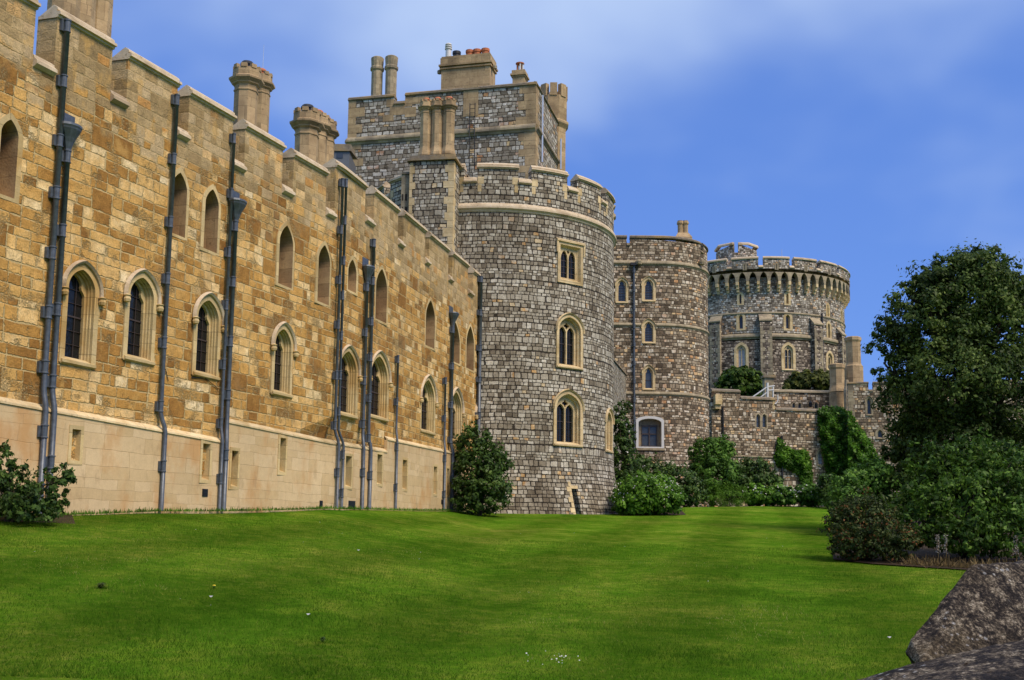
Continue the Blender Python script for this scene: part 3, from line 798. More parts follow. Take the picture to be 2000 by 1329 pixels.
def merl_cope(path, u0, u1, z1, cr, parent, m, sc=1, thick=None, prof=COPE, sill=True):
    e = u0
    for a, b, zc in cr + [(u1, u1, None)]:
        if a - e > .1: coping(path, e, a, z1 - .12 * sc, parent, m, sc=sc, over=.03, prof=prof, thick=thick)
        if sill and zc is not None: coping(path, a + .01, b - .01, zc, parent, m, name='crenel_sill', prof=CSILL, sc=sc * .9, thick=thick)
        e = b
STRING = [(.0, .14), (-.10, .06), (-.13, -.02), (-.13, -.10), (-.05, -.16), (-.03, -.22), (0, -.24)]
def stringc(path, a, b, v, parent, m, sc=1, step=.5, name='string_course'):
    return MB().sweep(path, [(w * sc, q * sc) for w, q in STRING], frange(a, b, step), v0=v).build(name, m, parent)
def disc(c, r, z, parent, m=M_SLATE, n=40):
    MB().add([(c[0] + r * math.cos(2 * math.pi * i / n), c[1] + r * math.sin(2 * math.pi * i / n), z) for i in range(n)], [tuple(range(n))]).build('roof', m, parent)
def W_(path, px_box, parent, **k):
    """window fitted to a pixel box (xl, xr, ytop, ybottom) of its opening"""
    xl, xr, yt, yb = px_box; xm = (xl + xr) / 2
    ul = path.px(xl, (yt + yb) / 2)[0]; ur = path.px(xr, (yt + yb) / 2)[0]; va = path.px(xm, yt)[1]; vb = path.px(xm, yb)[1]
    a = (ur - ul) / 2; rise = k.pop('rise', 1.2)
    return window(path, (ul + ur) / 2, vb, va - a * rise, va, a, parent, **k)

# ================================================================ DRUM TOWER
DC = (-1.2, 64.0); DR = 7.0
dz0 = gz(0, 57)
def dbat(v): return .62 * max(0, min(1.25, (5.9 - v) / 2.8)) ** 1.5
DP = circle_path(DC[0], DC[1], DR, -150, 150, 100, batter=dbat)
drum = thing('drum_tower', 'big round grey stone tower with three traceried windows at the end of the sandstone range', 'tower', (DC[0], DC[1], dz0))
ztop = DP.px(1040, 325)[1]; zst = DP.px(965, 403)[1]
print('drum top', ztop, 'string', zst, 'left', proj(DP(DP.px(900, 400)[0], zst)), 'right edge', [proj(DP(u, zst))[0] for u in (26, 28, 30)])
dcr = []
for (a, b, x, y) in [(906, 936, 920, 352), (1012, 1038, 1025, 352), (1108, 1132, 1120, 369), (1180, 1190, 1185, 392)]:
    ua = DP.px(a, y)[0]; ub = DP.px(b, y)[0]; dcr.append([ua, ub, DP.px(x, y)[1]])
zc = float(np.mean([c[2] for c in dcr])); 
print('drum crenels', dcr, DP.u[-1])
sp = (dcr[2][0] - dcr[0][0]) / 2; cw = dcr[1][1] - dcr[1][0]
dcr = []
u_ = DP.px(906, 352)[0]
st = u_ - sp * int((u_ - .5) / sp)
while st < DP.u[-1] - 1.2: dcr.append((st, st + cw, zc)); st += sp
dh = []
dh.append(W_(DP, (1091, 1133, 620, 716), drum, style='tracery', border=.17, depth=.32, steps=2, pt=.12, rise=.9, surround=M_CREAM, stops=False, nb=(3, 5)))
dh.append(W_(DP, (1086, 1132, 770, 868), drum, style='tracery', border=.19, depth=.32, steps=2, pt=.12, rise=.9, surround=M_CREAM, stops=False, nb=(3, 5)))
dh.append(W_(DP, (1184, 1194, 806, 880), drum, style='tracery', border=.17, depth=.32, steps=2, pt=.12, rise=.9, surround=M_CREAM, stops=False, nb=(3, 5)))
def square_window(path, box, parent, m, border=.16):
    xl, xr, yt, yb = box; ul = path.px(xl, yb)[0]; ur = path.px(xr, yb)[0]; u = (ul + ur) / 2; a = (ur - ul) / 2
    va = path.px((xl + xr) / 2, yt)[1]; vb = path.px((xl + xr) / 2, yb)[1]; M = path.local(u); A = a + border
    w = MB().loft(M, [(rect(A, va + border, vb - border), .1), (rect(A, va + border, vb - border), -.02), (rect(a, va, vb), -.02), (rect(a - .05, va - .05, vb + .05), .08), (rect(a - .05, va - .05, vb + .05), .12), (rect(a - .14, va - .13, vb + .12), .24)]).build('window', m, parent)
    h = MB().sweep(lambda x, v, ww: M(x, v, ww), [(0, .14), (-.11, .06), (-.11, -.02), (0, -.05)], [-A - .1, A + .1], v0=va + border + .02)
    for s in (-1, 1): h.box(lambda x, y, z: M(x, z, y), s * (A + .055) - .05, s * (A + .055) + .05, -.08, 0, va - .45, va + border)
    h.build('hood_mould', m, w)
    ai, vai, vbi = a - .14, va - .13, vb + .12; mw = .07; hw = (ai - mw * 1.5) / 2
    hs = [shift(arch(hw, vai - .55, vai - .1, vbi + .05, 6, .3), s * (hw + mw / 2)) for s in (-1, 1)]
    hs.append([(0, vai - .05), (.09, vai - .14), (0, vai - .3), (-.09, vai - .14)])
    MB().plate(M, rect(ai + .01, vai + .01, vbi - .01), hs, .2, .3).build('tracery', m, w)
    g = MB().add([M(x, y, .32) for x, y in rect(ai, vai, vbi)], [(0, 1, 2, 3)]); g.build('pane', M_GLASS, w)
    b = MB()
    for s in (-1, 1):
        b.box(lambda x, y, z: M(x, z, y), s * (hw + mw / 2) - .012, s * (hw + mw / 2) + .012, .29, .315, vbi, vai - .2)
    for q in range(5): z = vbi + (vai - vbi) * q / 5; b.box(lambda x, y, zz: M(x, zz, y), -ai, ai, .29, .312, z, z + .03)
    b.build('glazing_bars', M_BAR, w)
    return shift(rect(A - .02, va + border - .02, vb - border + .02), u)
dh.append(square_window(DP, (1093, 1133, 481, 549), drum, M_CREAM))
# door-like slit with pale jamb in the batter
us, zs = DP.px(1114, 955); M = DP.local(us)
def MB_(u, v, w): return DP(us + u, v, w)
mb = MB()
for k in range(7):
    z0 = dz0 - .2 + k * .27; L = .26 if k % 2 else .14
    mb.box(lambda x, y, z: MB_(x, z, y), -.19 - L, -.17, -.025, .05, z0 + .01, z0 + .26)
mb.box(lambda x, y, z: MB_(x, z, y), -.24, .26, -.03, .05, zs, zs + .16)
sd = mb.build('slit_jamb', M_CREAM, drum)
slit_h = [(us - .17, dz0 - .6), (us - .17, zs), (us + .17, zs), (us + .17, dz0 - .6)]
MB().add([DP(us + x, y, .55) for x, y in [(-.3, dz0 - .7), (.3, dz0 - .7), (.3, zs + .1), (-.3, zs + .1)]], [(0, 1, 2, 3)]).build('pane', M_VOID, sd)
ol = crenel_out(DP.u[0], DP.u[-1], dz0 - 1, ztop - .15, dcr)
MB().plate(DP, ol, dh + [slit_h], 0, .55, grid=(.45, .5)).build('wall', M_GREY, drum)
merl_cope(DP, DP.u[0], DP.u[-1], ztop - .15, dcr, drum, M_COPE, sc=.95, thick=.55)
stringc(DP, DP.u[0], DP.u[-1], zst, drum, M_COPE, sc=1.25)
disc(DC, DR - .5, zst - .3, drum)
# pale dressed blocks beside the crenels
for a, b, z in dcr:
    for q in range(2):
        zz = z - .3 - q * .42
        for (x0, x1) in ((a - .32 + q * .12, a - .02), (b + .02, b + .34 - q * .12)): MB().add([DP(x0, zz, -.012), DP(x1, zz, -.012), DP(x1, zz + .38, -.012), DP(x0, zz + .38, -.012), DP(x0, zz, .03), DP(x1, zz, .03), DP(x1, zz + .38, .03), DP(x0, zz + .38, .03)], [(0, 1, 2, 3), (0, 4, 5, 1), (1, 5, 6, 2), (3, 7, 4, 0), (3, 2, 6, 7)]).build('dressing_stone', M_CREAM, drum)
# chimney turret against its left side
tl = at(797, 470, 56.3); tr = at(884, 470, 55.9)
TX = (Vector((tr.x, tr.y)) - Vector((tl.x, tl.y))).normalized(); TN = Vector((-TX.y, TX.x))
tur = thing('chimney_turret', 'square grey stone turret with pale quoins carrying three joined octagonal chimneys beside the drum tower', 'turret', (tl.x, tl.y, 12))
P0 = Vector((tl.x, tl.y)); P1 = Vector((tr.x, tr.y)); P2 = P1 + TN * 5.0; P3 = P0 + TN * 5.0
zt = at(845, 312, 56).z; zb = 9.0
tf = faces([P3, P0, P1, P2])
for i, p_ in enumerate(tf): MB().plate(p_, [(0, zb), (0, zt), (p_.u[1], zt), (p_.u[1], zb)], [], 0, .3).build('wall', M_GREY, tur)
quoins(tf[1], tf[1].u[1], zb, zt - .1, tur, M_CREAM, 1, .5, .3); quoins(tf[1], 0, zb, zt - .1, tur, M_CREAM, -1, .28, .16); quoins(tf[2], 0, zb, zt - .1, tur, M_CREAM, -1, .5, .3)
mb = MB()
def PT(a, b, z): q = P0 + TX * a + TN * b; return Vector((q.x, q.y, z))
L = (P1 - P0).length
for (e, za, zb2) in [(.14, zt - .02, zt + .10), (.02, zt + .10, zt + .28)]: mb.box(PT, -e, L + e, -e, 5 + e, za, zb2)
mb.build('capping', M_DIM, tur)
for i, x in enumerate((.62, 1.24, 1.86)):
    c = PT(x * L / 2.35, .75, zt + .15); octshaft(tur, (c.x, c.y, c.z), .315, at(845, 191, 56.5).z - c.z + .0, M_CHIM, base=.7, name='chimney_shaft')
# low lean-to strip on its left
s0 = at(783, 400, 56.6); sp_ = faces([Vector((s0.x, s0.y)) + TN * 3, Vector((s0.x, s0.y)), P0 + TN * .3])
zs2 = at(790, 338, 56.6).z
for p_ in sp_: MB().plate(p_, [(0, zb), (0, zs2), (p_.u[1], zs2), (p_.u[1], zb)], [], 0, .2).build('side_wall', M_GDRESS, tur)
MB().sweep(sp_[1], [(.6, .25), (-.08, .02), (-.08, -.08), (0, -.1)], [0, sp_[1].u[1]], v0=zs2).build('side_coping', M_DIM, tur)
for yy in (385, 410):
    u, v = sp_[1].px(790, yy); Mq = sp_[1].local(u); MB().box(lambda x, y, z: Mq(x, z, y), -.13, .13, -.02, .05, v - .2, v + .15).build('vent_opening', M_VOID, tur)

# ================================================================ UPPER BLOCK
bc = at(1046, 300, 72); BC = Vector((bc.x, bc.y)); BT = Vector((4.05, -1)).normalized(); BN = Vector((-BT.y, BT.x))
BL = on_line(654, BC, BT); BB = on_line(1089, BC, BN)
blk = thing('upper_block', 'tall square grey stone block with parapet and many chimneys rising behind the drum tower', 'castle block', (BC.x, BC.y, 8))
bf = faces([BL + BN * 7.5, BL, BC, BC + BN * 7.2, BL + BN * 7.3])
FR = bf[1]; LB = FR.u[1]
btop = FR.px(850, 181)[1]; bcr = FR.px(781, 199)[1]; bst = FR.px(850, 262)[1]
print('block', 'W', LB, 'top', btop, 'per side', FR.px(660, 188)[1], FR.px(1040, 172)[1], 'string', FR.px(660, 278)[1], FR.px(1040, 245)[1])
c1 = (FR.px(770, 190)[0], FR.px(792, 190)[0], bcr)
MB().plate(FR, crenel_out(0, LB, 8, btop, [c1]), [], 0, .6).build('wall', M_GREY2, blk)
for i in (0, 2, 3):
    p_ = bf[i]; MB().plate(p_, [(.0, 8), (0, btop), (p_.u[1], btop), (p_.u[1], 8)], [], 0, .6).build('wall', M_GREY2, blk)
merl_cope(FR, 0, LB, btop, [c1], blk, M_DIM, sc=.85); coping(bf[2], 0, bf[2].u[1], btop - .1, blk, M_DIM, sc=.85)
for i in (1, 2, 0): stringc(bf[i], 0, bf[i].u[1], bst, blk, M_DIM if i == 2 else M_GDRESS, sc=1.5, step=3)
quoins(FR, LB, 12, btop - .1, blk, M_CHIM, 1, 1.25, .75, .55); quoins(FR, 0, 12, btop - .1, blk, M_CHIM, -1, 1.1, .6, .6); quoins(bf[2], 0, 12, btop - .1, blk, M_CHIM, -1, 1.0, .6, .55)
mb = MB(); Mf = FR.local(c1[0])
for k, (x0, x1, za, zb2) in enumerate([(-.55, -.02, btop - .75, btop - .2), (-.3, .02, btop - 1.3, btop - .77), (-.8, -.02, btop - 1.8, btop - 1.32), (.0, .78, bcr - .95, bcr - .12), (.8, 1.3, btop - .85, btop - .15), (1.32, 2.5, btop - .7, btop - .2), (.8, 1.6, btop - 1.6, btop - .9)]): mb.box(lambda x, y, z: Mf(x, z, y), x0, x1, -.015, .03, za, zb2)
mb.build('parapet_dressing', M_CHIM, blk)
ro = [BL + BN * .5, BC + BN * .5, BC + BN * 7, BL + BN * 7]; MB().add([(q.x, q.y, btop - 1.2) for q in ro], [(0, 1, 2, 3)]).build('roof', M_SLATE, blk)
def BP(u, w, z): q = BL + BT * u + BN * w; return Vector((q.x, q.y, z))
def upx(x, w):   # position along the block for a pixel column at depth w behind the face
    q = on_line(x, BL + BN * w, BT); return (q - BL - BN * w).dot(BT)
for x, yt in ((711, 113), (740, 111)):
    w = 1.3; u = upx(x, w); c = BP(u, w, btop - 1.2); ht = at(x, yt, c.y).z - c.z
    r = .40; pr = [(r, 0), (r, ht - 1.05), (r * 1.22, ht - .95), (r * 1.22, ht - .78), (r * 1.05, ht - .7), (r * 1.15, ht - .08), (r * .9, ht), (r * .8, ht), (r * .8, ht - .3)]
    MB().lathe(c, pr, 12).build('chimney_shaft', M_GDRESS, blk)
w = 2.2; ua, ub = upx(843, w), upx(943, w); zt_ = at(893, 112, BP(ua, w, 0).y).z
mb = MB().box(BP, ua, ub, w, w + 1.5, btop - 1.2, zt_ - .75)
for (e, za, zb2) in [(.10, zt_ - .95, zt_ - .85), (.16, zt_ - .75, zt_ - .62), (.06, zt_ - .62, zt_ - .12), (.0, zt_ - .12, zt_)]: mb.box(BP, ua - e, ub + e, w - e, w + 1.5 + e, za, zb2)
stk = mb.build('chimney_stack', M_CHIM, blk)
for s, uu in ((-1, ua - .3), (1, ub + .3)): MB().lathe(BP(uu - s * .05, w + .4, zt_ - .95), [(.06, -.14), (.16, -.1), (.17, .1), (.08, .17)], 8).build('gargoyle', M_GDRESS, stk)
for x, m_ in ((905, M_POT), (878, M_IRON), (920, M_POT), (937, M_POT)):
    u = upx(x, w + .75); MB().lathe(BP(u, w + .3, zt_), [(.26, 0), (.26, .2), (.3, .21), (.3, .4), (.2, .4), (.2, .05)], 12).build('chimney_pot', m_, stk)
u = upx(857, w + .75); q = BP(u, w + .75, zt_); hq = at(857, 86, q.y).z - zt_
MB().lathe(q, [(.2, 0), (.2, hq - .42), (.26, hq - .42), (.26, hq - .36), (.16, hq - .36), (.16, hq - .24), (.25, hq - .24), (.25, hq - .18), (.16, hq - .17), (.16, hq - .08), (.24, hq - .08), (.2, hq)], 14).build('flue', M_WHITE, stk)
# base of the stack running down in front of the parapet, and its side stack
ua, ub = FR.px(905, 200)[0], FR.px(934, 200)[0]
MB().box(BP, ua, ub, -.02, 1.5, btop - 1.9, btop + .25).build('stack_base', M_CHIM, blk)
w = 1.5; ua, ub = upx(990, w), upx(1014, w); zt_ = at(1000, 138, BP(ua, w, 0).y).z
mb = MB().box(BP, ua, ub, w, w + .9, btop - 1.2, zt_ - .5)
for (e, za, zb2) in [(.06, zt_ - .5, zt_ - .38), (.14, zt_ - .38, zt_ - .26), (.05, zt_ - .26, zt_)]: mb.box(BP, ua - e, ub + e, w - e, w + .9 + e, za, zb2)
s2 = mb.build('chimney_stack', M_CHIM, blk)
for k in range(5):
    a = 2 * math.pi * k / 5; c = BP((ua + ub) / 2 + .2 * math.cos(a), w + .45 + .2 * math.sin(a), zt_); MB().tube([c, c + Vector((0, 0, .62))], .055, 6).build('pot_leg', M_POT if k % 2 else M_WHITE, s2)
MB().lathe(BP((ua + ub) / 2, w + .45, zt_ + .6), [(.3, 0), (.3, .06), (.05, .14)], 12).build('cowl', M_POT, s2)
# octagonal corner turret at the far right
q = BB + BT * -.55 + BN * .0; tz = at(1070, 172, q.y).z; tcz = at(1070, 248, q.y).z
mb = MB().lathe((q.x, q.y, 0), [(1.0, 10), (1.0, tcz - .3), (1.22, tcz), (1.22, tcz + .15), (1.08, tcz + .3), (1.08, tz - .9)], 8, math.pi / 8)
for k in range(8):
    a = 2 * math.pi * k / 8 ; t = Vector((-math.sin(a), math.cos(a))); d = Vector((math.cos(a), math.sin(a)))
    mb.box(lambda x, y, z: Vector((q.x + d.x * y + t.x * x, q.y + d.y * y + t.y * x, z)), -.26, .26, .72, 1.06, tz - .95, tz)
mb.build('corner_turret', M_CHIM, blk)
P = [(1056, 186), (1057, 240), (1056, 300), (1054, 330)]
SD = bf[2]; uu = SD.px(1055, 250)[0]; MB().tube([SD(uu, SD.px(1055, y)[1], -.15) for y in (186, 250, 318)], .07, 8).build('drainpipe', M_STEEL, blk)
uu = SD.u[1] - .3; MB().tube([SD(uu, SD.px(1086, y)[1], -.3) for y in (270, 300, 330)], .07, 8).build('drainpipe', M_STEEL, blk)
# iron ladder and cables on the front
ld = MB(); u1_, u2_ = FR.px(919, 260)[0], FR.px(929, 260)[0]; z1_, z2_ = FR.px(922, 205)[1], FR.px(922, 338)[1]
for u in (u1_, u2_): ld.tube([FR(u, z1_, -.25), FR(u, (z1_ + z2_) / 2 + .5, -.25), FR(u + .06, (z1_ + z2_) / 2, -.5), FR(u + .04, z2_, -.25)], .03, 6)
zz = z2_ + .2
while zz < z1_: ld.tube([FR(u1_, zz, -.25), FR(u2_, zz, -.25)], .016, 5); zz += .3
ld.build('ladder', M_IRON, blk)
# small lead dormer at its left foot
dq = at(666, 330, 69); MBd = lambda x, y, z: Vector((dq.x + x, dq.y + y, dq.z + z))
zz = at(666, 296, 69).z - dq.z
do = MB().box(MBd, -.62, .5, 0, 3, -2, zz).build('dormer', M_SLATE, blk)
MB().add([MBd(-.7, -.1, zz), MBd(.62, -.1, zz), MBd(.62, 3, zz + .5), MBd(-.7, 3, zz + .5), MBd(-.6, -.1, zz + .45), MBd(.6, -.1, zz + .45)], [(0, 1, 5, 4), (4, 5, 2, 3), (1, 2, 5), (0, 4, 3)]).build('dormer_roof', M_DIM, do)
MB().box(MBd, -.3, .1, -.03, 0, zz - .45, zz - .15).build('pane', M_GLASSP, do)

# ================================================================ SECOND TOWER
f2 = at(1290, 600, 91.0); R2 = 4.65; C2 = (f2.x, 91.0 + R2)
a0 = on_line(1150, Vector((0, 91.0)), Vector((1, 0)))
pts = [(a0.x, 91.0), ((a0.x + C2[0]) / 2, 91.0)] + [(C2[0] + R2 * math.sin(R_(a)), C2[1] - R2 * math.cos(R_(a))) for a in range(0, 171, 5)]
TP = Path(pts)
t2 = thing('second_tower', 'brown stone tower with a white framed low window, between drum tower and keep', 'tower', (C2[0], C2[1], gz(C2[0], 91)))
t2top = TP.px(1260, 464)[1]; z0 = gz(C2[0], 91) - 1
ux = lambda x, y: TP.px(x, y)[0]
vx = lambda x, y: TP.px(x, y)[1]
uE = TP.u[-1]
cr2 = [(ux(1224, 470), ux(1231, 470), t2top - .55), (ux(1368, 480), ux(1373, 480), t2top - .6)]
hs = [W_(TP, (1206, 1223, 547, 590), t2, style='lancet', border=.17, depth=.14, steps=1, hoodm=True, stops=False, surround=M_CREAM, bars=M_BAR, nb=(2, 6), glass=M_GLASSP, pt=.2, name='window'),
      W_(TP, (1258, 1276, 546, 587), t2, style='lancet', border=.2, depth=.14, steps=1, hoodm=True, stops=False, surround=M_CREAM, nb=(2, 6), glass=M_GLASSP, pt=.2),
      W_(TP, (1258, 1276, 629, 669), t2, style='lancet', border=.2, depth=.14, steps=1, hoodm=True, stops=False, surround=M_CREAM, nb=(2, 6), glass=M_GLASSP, pt=.2),
      W_(TP, (1259, 1275, 718, 760), t2, style='lancet', border=.2, depth=.14, steps=1, hoodm=True, stops=False, surround=M_CREAM, nb=(0, 2), glass=M_GLASSP, pt=.45)]
# white framed segmental window
ul, ur = ux(1247, 845), ux(1292, 845); u = (ul + ur) / 2; a = (ur - ul) / 2; va, vb = vx(1268, 818), vx(1268, 873); M = TP.local(u)
seg = lambda a_, va_, vb_: arch(a_, va_ - .35, va_, vb_, 8, 0)
ww = MB().loft(M, [(seg(a + .2, va + .2, vb - .1), .1), (seg(a + .2, va + .2, vb - .1), -.05), (seg(a, va, vb), -.05), (seg(a, va, vb), .45)]).build('window', M_WHITE, t2); ww['label'] = 'large white painted segmental window frame'
MB().plate(M, seg(a + .02, va + .02, vb - .02), [rect(a * .66, va - .55, vb + .08)], .45, .5).build('surround_board', M_DIM, ww)
MB().add([M(x, y, .5) for x, y in rect(a * .68, va - .5, vb)], [(0, 1, 2, 3)]).build('pane', M_GLASSP, ww)
fb = MB()
for x0, x1, y0, y1 in [(-.05, .05, vb, va - .5), (-a * .68, a * .68, (va + vb) / 2 - .12, (va + vb) / 2 - .02), (-a * .68, -a * .62, vb, va - .5), (a * .62, a * .68, vb, va - .5), (-a * .68, a * .68, va - .62, va - .5), (-a * .68, a * .68, vb, vb + .12)]: fb.box(lambda x, y, z: M(x, z, y), x0, x1, .4, .49, y0, y1)
fb.build('glazing_bars', M_BAR, ww)
MB().sweep(M, [(.1, .0), (-.12, -.05), (-.12, -.2), (0, -.24)], [-a - .25, a + .25], v0=vb - .08).build('sill', M_GDRESS, ww)
hs.append(shift(seg(a + .18, va + .18, vb - .08), u))
MB().plate(TP, crenel_out(0, uE, z0, t2top, cr2), hs, 0, .5, grid=(.45, .6)).build('wall', M_BROWN, t2)
merl_cope(TP, 0, uE, t2top, cr2, t2, M_DIM, sc=.8, thick=.5)
for y in (513, 634, 768):
    for a_, b_ in ([(0, ux(1252, 640)), (ux(1282, 640), uE)] if y == 634 else [(0, uE)]): stringc(TP, a_, b_, vx(1262, y), t2, M_GDRESS, sc=.95 if y > 520 else 1.15)
zr = t2top - 1.4
MB().add([(x, y, zr) for x, y in pts] + [(a0.x, C2[1] + R2, zr)], [tuple(range(len(pts) + 1))]).build('roof', M_SLATE, t2)
# far side merlons
bp = Path([(a0.x, C2[1] + R2 - .5), (C2[0] + .5, C2[1] + R2 - .5)])
for (x0, x1) in ((1240, 1262), (1274, 1297)):
    q0 = on_line(x0, bp.p[0], Vector((1, 0))); q1 = on_line(x1, bp.p[0], Vector((1, 0))); zz = at(1268, 461, q0.y).z
    MB().box(lambda x, y, z: Vector((x, y, z)), q0.x, q1.x, q0.y, q0.y + .5, zr, zz).build('rear_merlon', M_BROWN, t2)
# its chimney pair
for x in (1328.5, 1338.5):
    q = at(x, 432, 93.2); MB().lathe((q.x, q.y, q.z), [(.30, -3), (.28, -1.1), (.23, -1.0), (.23, -.35), (.30, -.28), (.30, -.15), (.25, -.1), (.25, 0), (.14, 0), (.14, -.15)], 8, .39).build('chimney_shaft', M_CHIM, t2)
q = at(1334, 460, 93); MB().add([(q.x - .7, q.y - .5, q.z - .25), (q.x + .7, q.y - .5, q.z - .25), (q.x + .45, q.y - .1, q.z + .2), (q.x - .45, q.y - .1, q.z + .2), (q.x - .7, q.y + .9, q.z - .25), (q.x + .7, q.y + .9, q.z - .25), (q.x - .7, q.y - .5, q.z - 1.5), (q.x + .7, q.y - .5, q.z - 1.5)], [(0, 1, 2, 3), (4, 0, 3), (1, 5, 2), (5, 4, 3, 2), (6, 7, 1, 0)]).build('chimney_base', M_CHIM, t2)
ud = ux(1238, 600)
pz = [TP(ud, vx(1238, y), -.14) for y in (519, 700, 800, 882)]
dp = MB().tube(pz, .085, 8).build('drainpipe', M_LEAD, t2)
bk = MB()
for y in range(530, 880, 36): c = TP(ud, vx(1238, y), -.14); bk.lathe(c, [(.09, -.2), (.13, -.18), (.13, .18), (.09, .2)], 8)
bk.build('bracket', M_LEAD, dp)
hb = MB(); Mh = TP.local(ud); hb.box(lambda x, y, z: Mh(x, z, y), -.3, .3, -.35, -.01, vx(1238, 520), vx(1238, 515)); hb.build('hopper_head', M_IRON, dp)
for x in (1247, 1366):
    u, v = TP.px(x, 512); MB().lathe(TP(u, v - .05, -.25), [(.05, -.28), (.24, -.2), (.28, 0), (.2, .2), (.05, .25)], 7).build('gargoyle', M_GDRESS, t2)

# ================================================================ LINK WALL
e0 = at(1190, 760, 65.5); e1 = at(1223, 760, 90.98); LP_ = Path([(e0.x, e0.y), (e1.x, e1.y)])
link = thing('link_wall', 'plain grey stone wall running back from the drum tower to the brown tower', 'wall', (e0.x, e0.y, gz(e0.x, e0.y)))
zA, zB = at(1196, 698, 66).z, at(1222, 730, 90).z
MB().plate(LP_, [(0, 0), (0, zA), (LP_.u[1], zB), (LP_.u[1], 0)], [], 0, .6).build('wall', M_GREY, link)
MB().sweep(LP_, [(.65, 0), (.65, .12), (-.08, .12), (-.08, -.02)], [0, LP_.u[1]], v0=lambda u: zA + (zB - zA) * u / LP_.u[1]).build('coping', M_DIM, link)

# ================================================================ ROUND KEEP
KD = 150.0; KR = 11.9; kc = at(1472, 700, KD); KC = (kc.x, KD)
KP = circle_path(KC[0], KD, KR, -170, 170, 120); KO = circle_path(KC[0], KD, KR + .75, -170, 170, 120)
keep = thing('round_keep', 'huge round stone keep with arched machicolations and a crenellated top, farthest tower on the right', 'keep', (KC[0], KD, 18))
ktop = KO.px(1510, 504)[1]; ka = KO.px(1500, 531)[1]; ks = KO.px(1500, 549)[1]; kb = KP.px(1500, 560)[1]
print('keep', ktop, ka, ks, kb, 'right', max(proj(KO(u, ktop))[0] for u in np.linspace(30, 60, 40)), 'dx arches', KO.u[-1])
UK = KO.u[-1]
nA = 57; spc = UK / nA
fr = KO.px(1498, 550)[0]; ph = (fr / spc + .5) % 1.0
arc = []
lower = []
for i in range(nA):
    c = (i + .5) * spc + (fr % spc) - spc * .5
    c = (i + .5) * spc
    hw = spc * .39
    for k in range(9):
        t = k / 8; x = -hw + 2 * hw * t; s = abs(x) / hw; y = ks + (ka - ks) * (.82 * math.sqrt(max(0, 1 - s * s)) + .18 * (1 - s))
        lower.append((c + x, y if 0 < k < 8 else ks))
low = [(0, ks - .02)]
for p_ in lower: low.append(p_)
low.append((UK, ks - .02))
kcr = []
for (x0, x1) in [(1421, 1428), (1481, 1491), (1542, 1550), (1593, 1600), (1625, 1627), (1645, 1646)]:
    ua = KO.px(x0, 515)[0]; kcr.append(ua)
gap = 1.05; print('keep crenel u', [round(k, 1) for k in kcr])
ksp = (kcr[2] - kcr[1]); kc_list = []; s_ = kcr[1] - ksp * int(kcr[1] / ksp)
while s_ < UK - gap: kc_list.append((s_, s_ + (.62), ktop - 1.0)); s_ += ksp
top_edge = [(UK, ktop)]
for a_, b_, z_ in reversed(kc_list): top_edge += [(b_, ktop), (b_, z_), (a_, z_), (a_, ktop)]
top_edge.append((0, ktop))
# plates: arched band (dressed) below, rubble parapet above
zm = ka + .16
MB().plate(KO, low + [(UK, zm), (0, zm)], [], 0, .75, grid=None).build('machicolation', M_GDRESS, keep)
MB().plate(KO, [(0, zm), (UK, zm)] + top_edge, [], 0, .7, grid=(.8, .5)).build('parapet', M_KEEP, keep)
merl_cope(KO, 0, UK, ktop, kc_list, keep, M_COPE, sc=1.0, thick=.7)
for i in range(nA + 1):
    c = i * spc
    if not (UK * .16 < c < UK * .84): continue
    M = KO.local(c)
    cb = MB()
    for (w0, za, zb2) in [(0.0, ks - .42, ks + .01), (.25, ks - .85, ks - .43), (.5, ks - 1.2, ks - .86)]: cb.box(lambda x, y, z: M(x, z, y), -.165, .165, w0, .9, za, zb2)
    cb.build('corbel', M_CREAM, keep)
# slots in the parapet
for a_, b_, z_ in kc_list:
    M = KO.local(a_ - ksp / 2 + .3); lo_ = MB().box(lambda x, y, z: M(x, z, y), -.24, .24, -.02, .05, zm + .1, zm + .95).build('arrow_loop', M_GDRESS, keep)
    MB().box(lambda x, y, z: M(x, z, y), -.05, .05, -.03, .0, zm + .2, zm + .85).build('slit', M_VOID, lo_)
zs1 = KP.px(1480, 611)[1]; zs2_ = KP.px(1480, 657)[1]
kh = []
for (x, yt, yb) in [(1446, 575, 594), (1538, 574, 594), (1617, 596, 618), (1644, 607, 634)]: 
    kh.append(W_(KP, (x - 2.2 if x < 1600 else x - 1, x + 2.2 if x < 1600 else x + 1, yt, yb), keep, style='lancet', border=.28, depth=.3, steps=1, hoodm=False, surround=M_CREAM, bars=None, sill=False, name='lancet_window', pt=.4))
for (x, yt, yb) in [(1447, 615, 643), (1539, 615, 643), (1619, 632, 662), (1640, 645, 668)]: 
    kh.append(W_(KP, (x - 4 if x < 1600 else x - 2, x + 4 if x < 1600 else x + 2, yt, yb), keep, style='lancet', border=.32, depth=.3, steps=1, hoodm=False, surround=M_CREAM, bars=M_BAR, nb=(1, 3), sill=False, name='lancet_window', pt=.4, glass=M_GLASSP))
kl = []; KL = circle_path(KC[0], KD, KR + .15, -170, 170, 120)
for i, (x, yt, yb, hw) in enumerate([(1448, 674, 722, 9), (1540, 674, 722, 9), (1621, 690, 722, 4.5), (1645, 700, 722, 2)]):
    kl.append(W_(KL, (x - hw, x + hw, yt, yb), keep, style='tracery', border=.32, depth=.22, steps=1, hoodm=False, surround=M_CREAM, bars=M_WHITE if i < 2 else None, nb=(3, 3), glass=M_BLIND if i == 0 else M_GLASS, pt=.3, rise=1.1))
MB().plate(KP, [(0, zs2_), (0, ks + 1.0), (KP.u[-1], ks + 1.0), (KP.u[-1], zs2_)], kh, 0, .6, grid=(.8, 1)).build('wall', M_KEEP, keep)
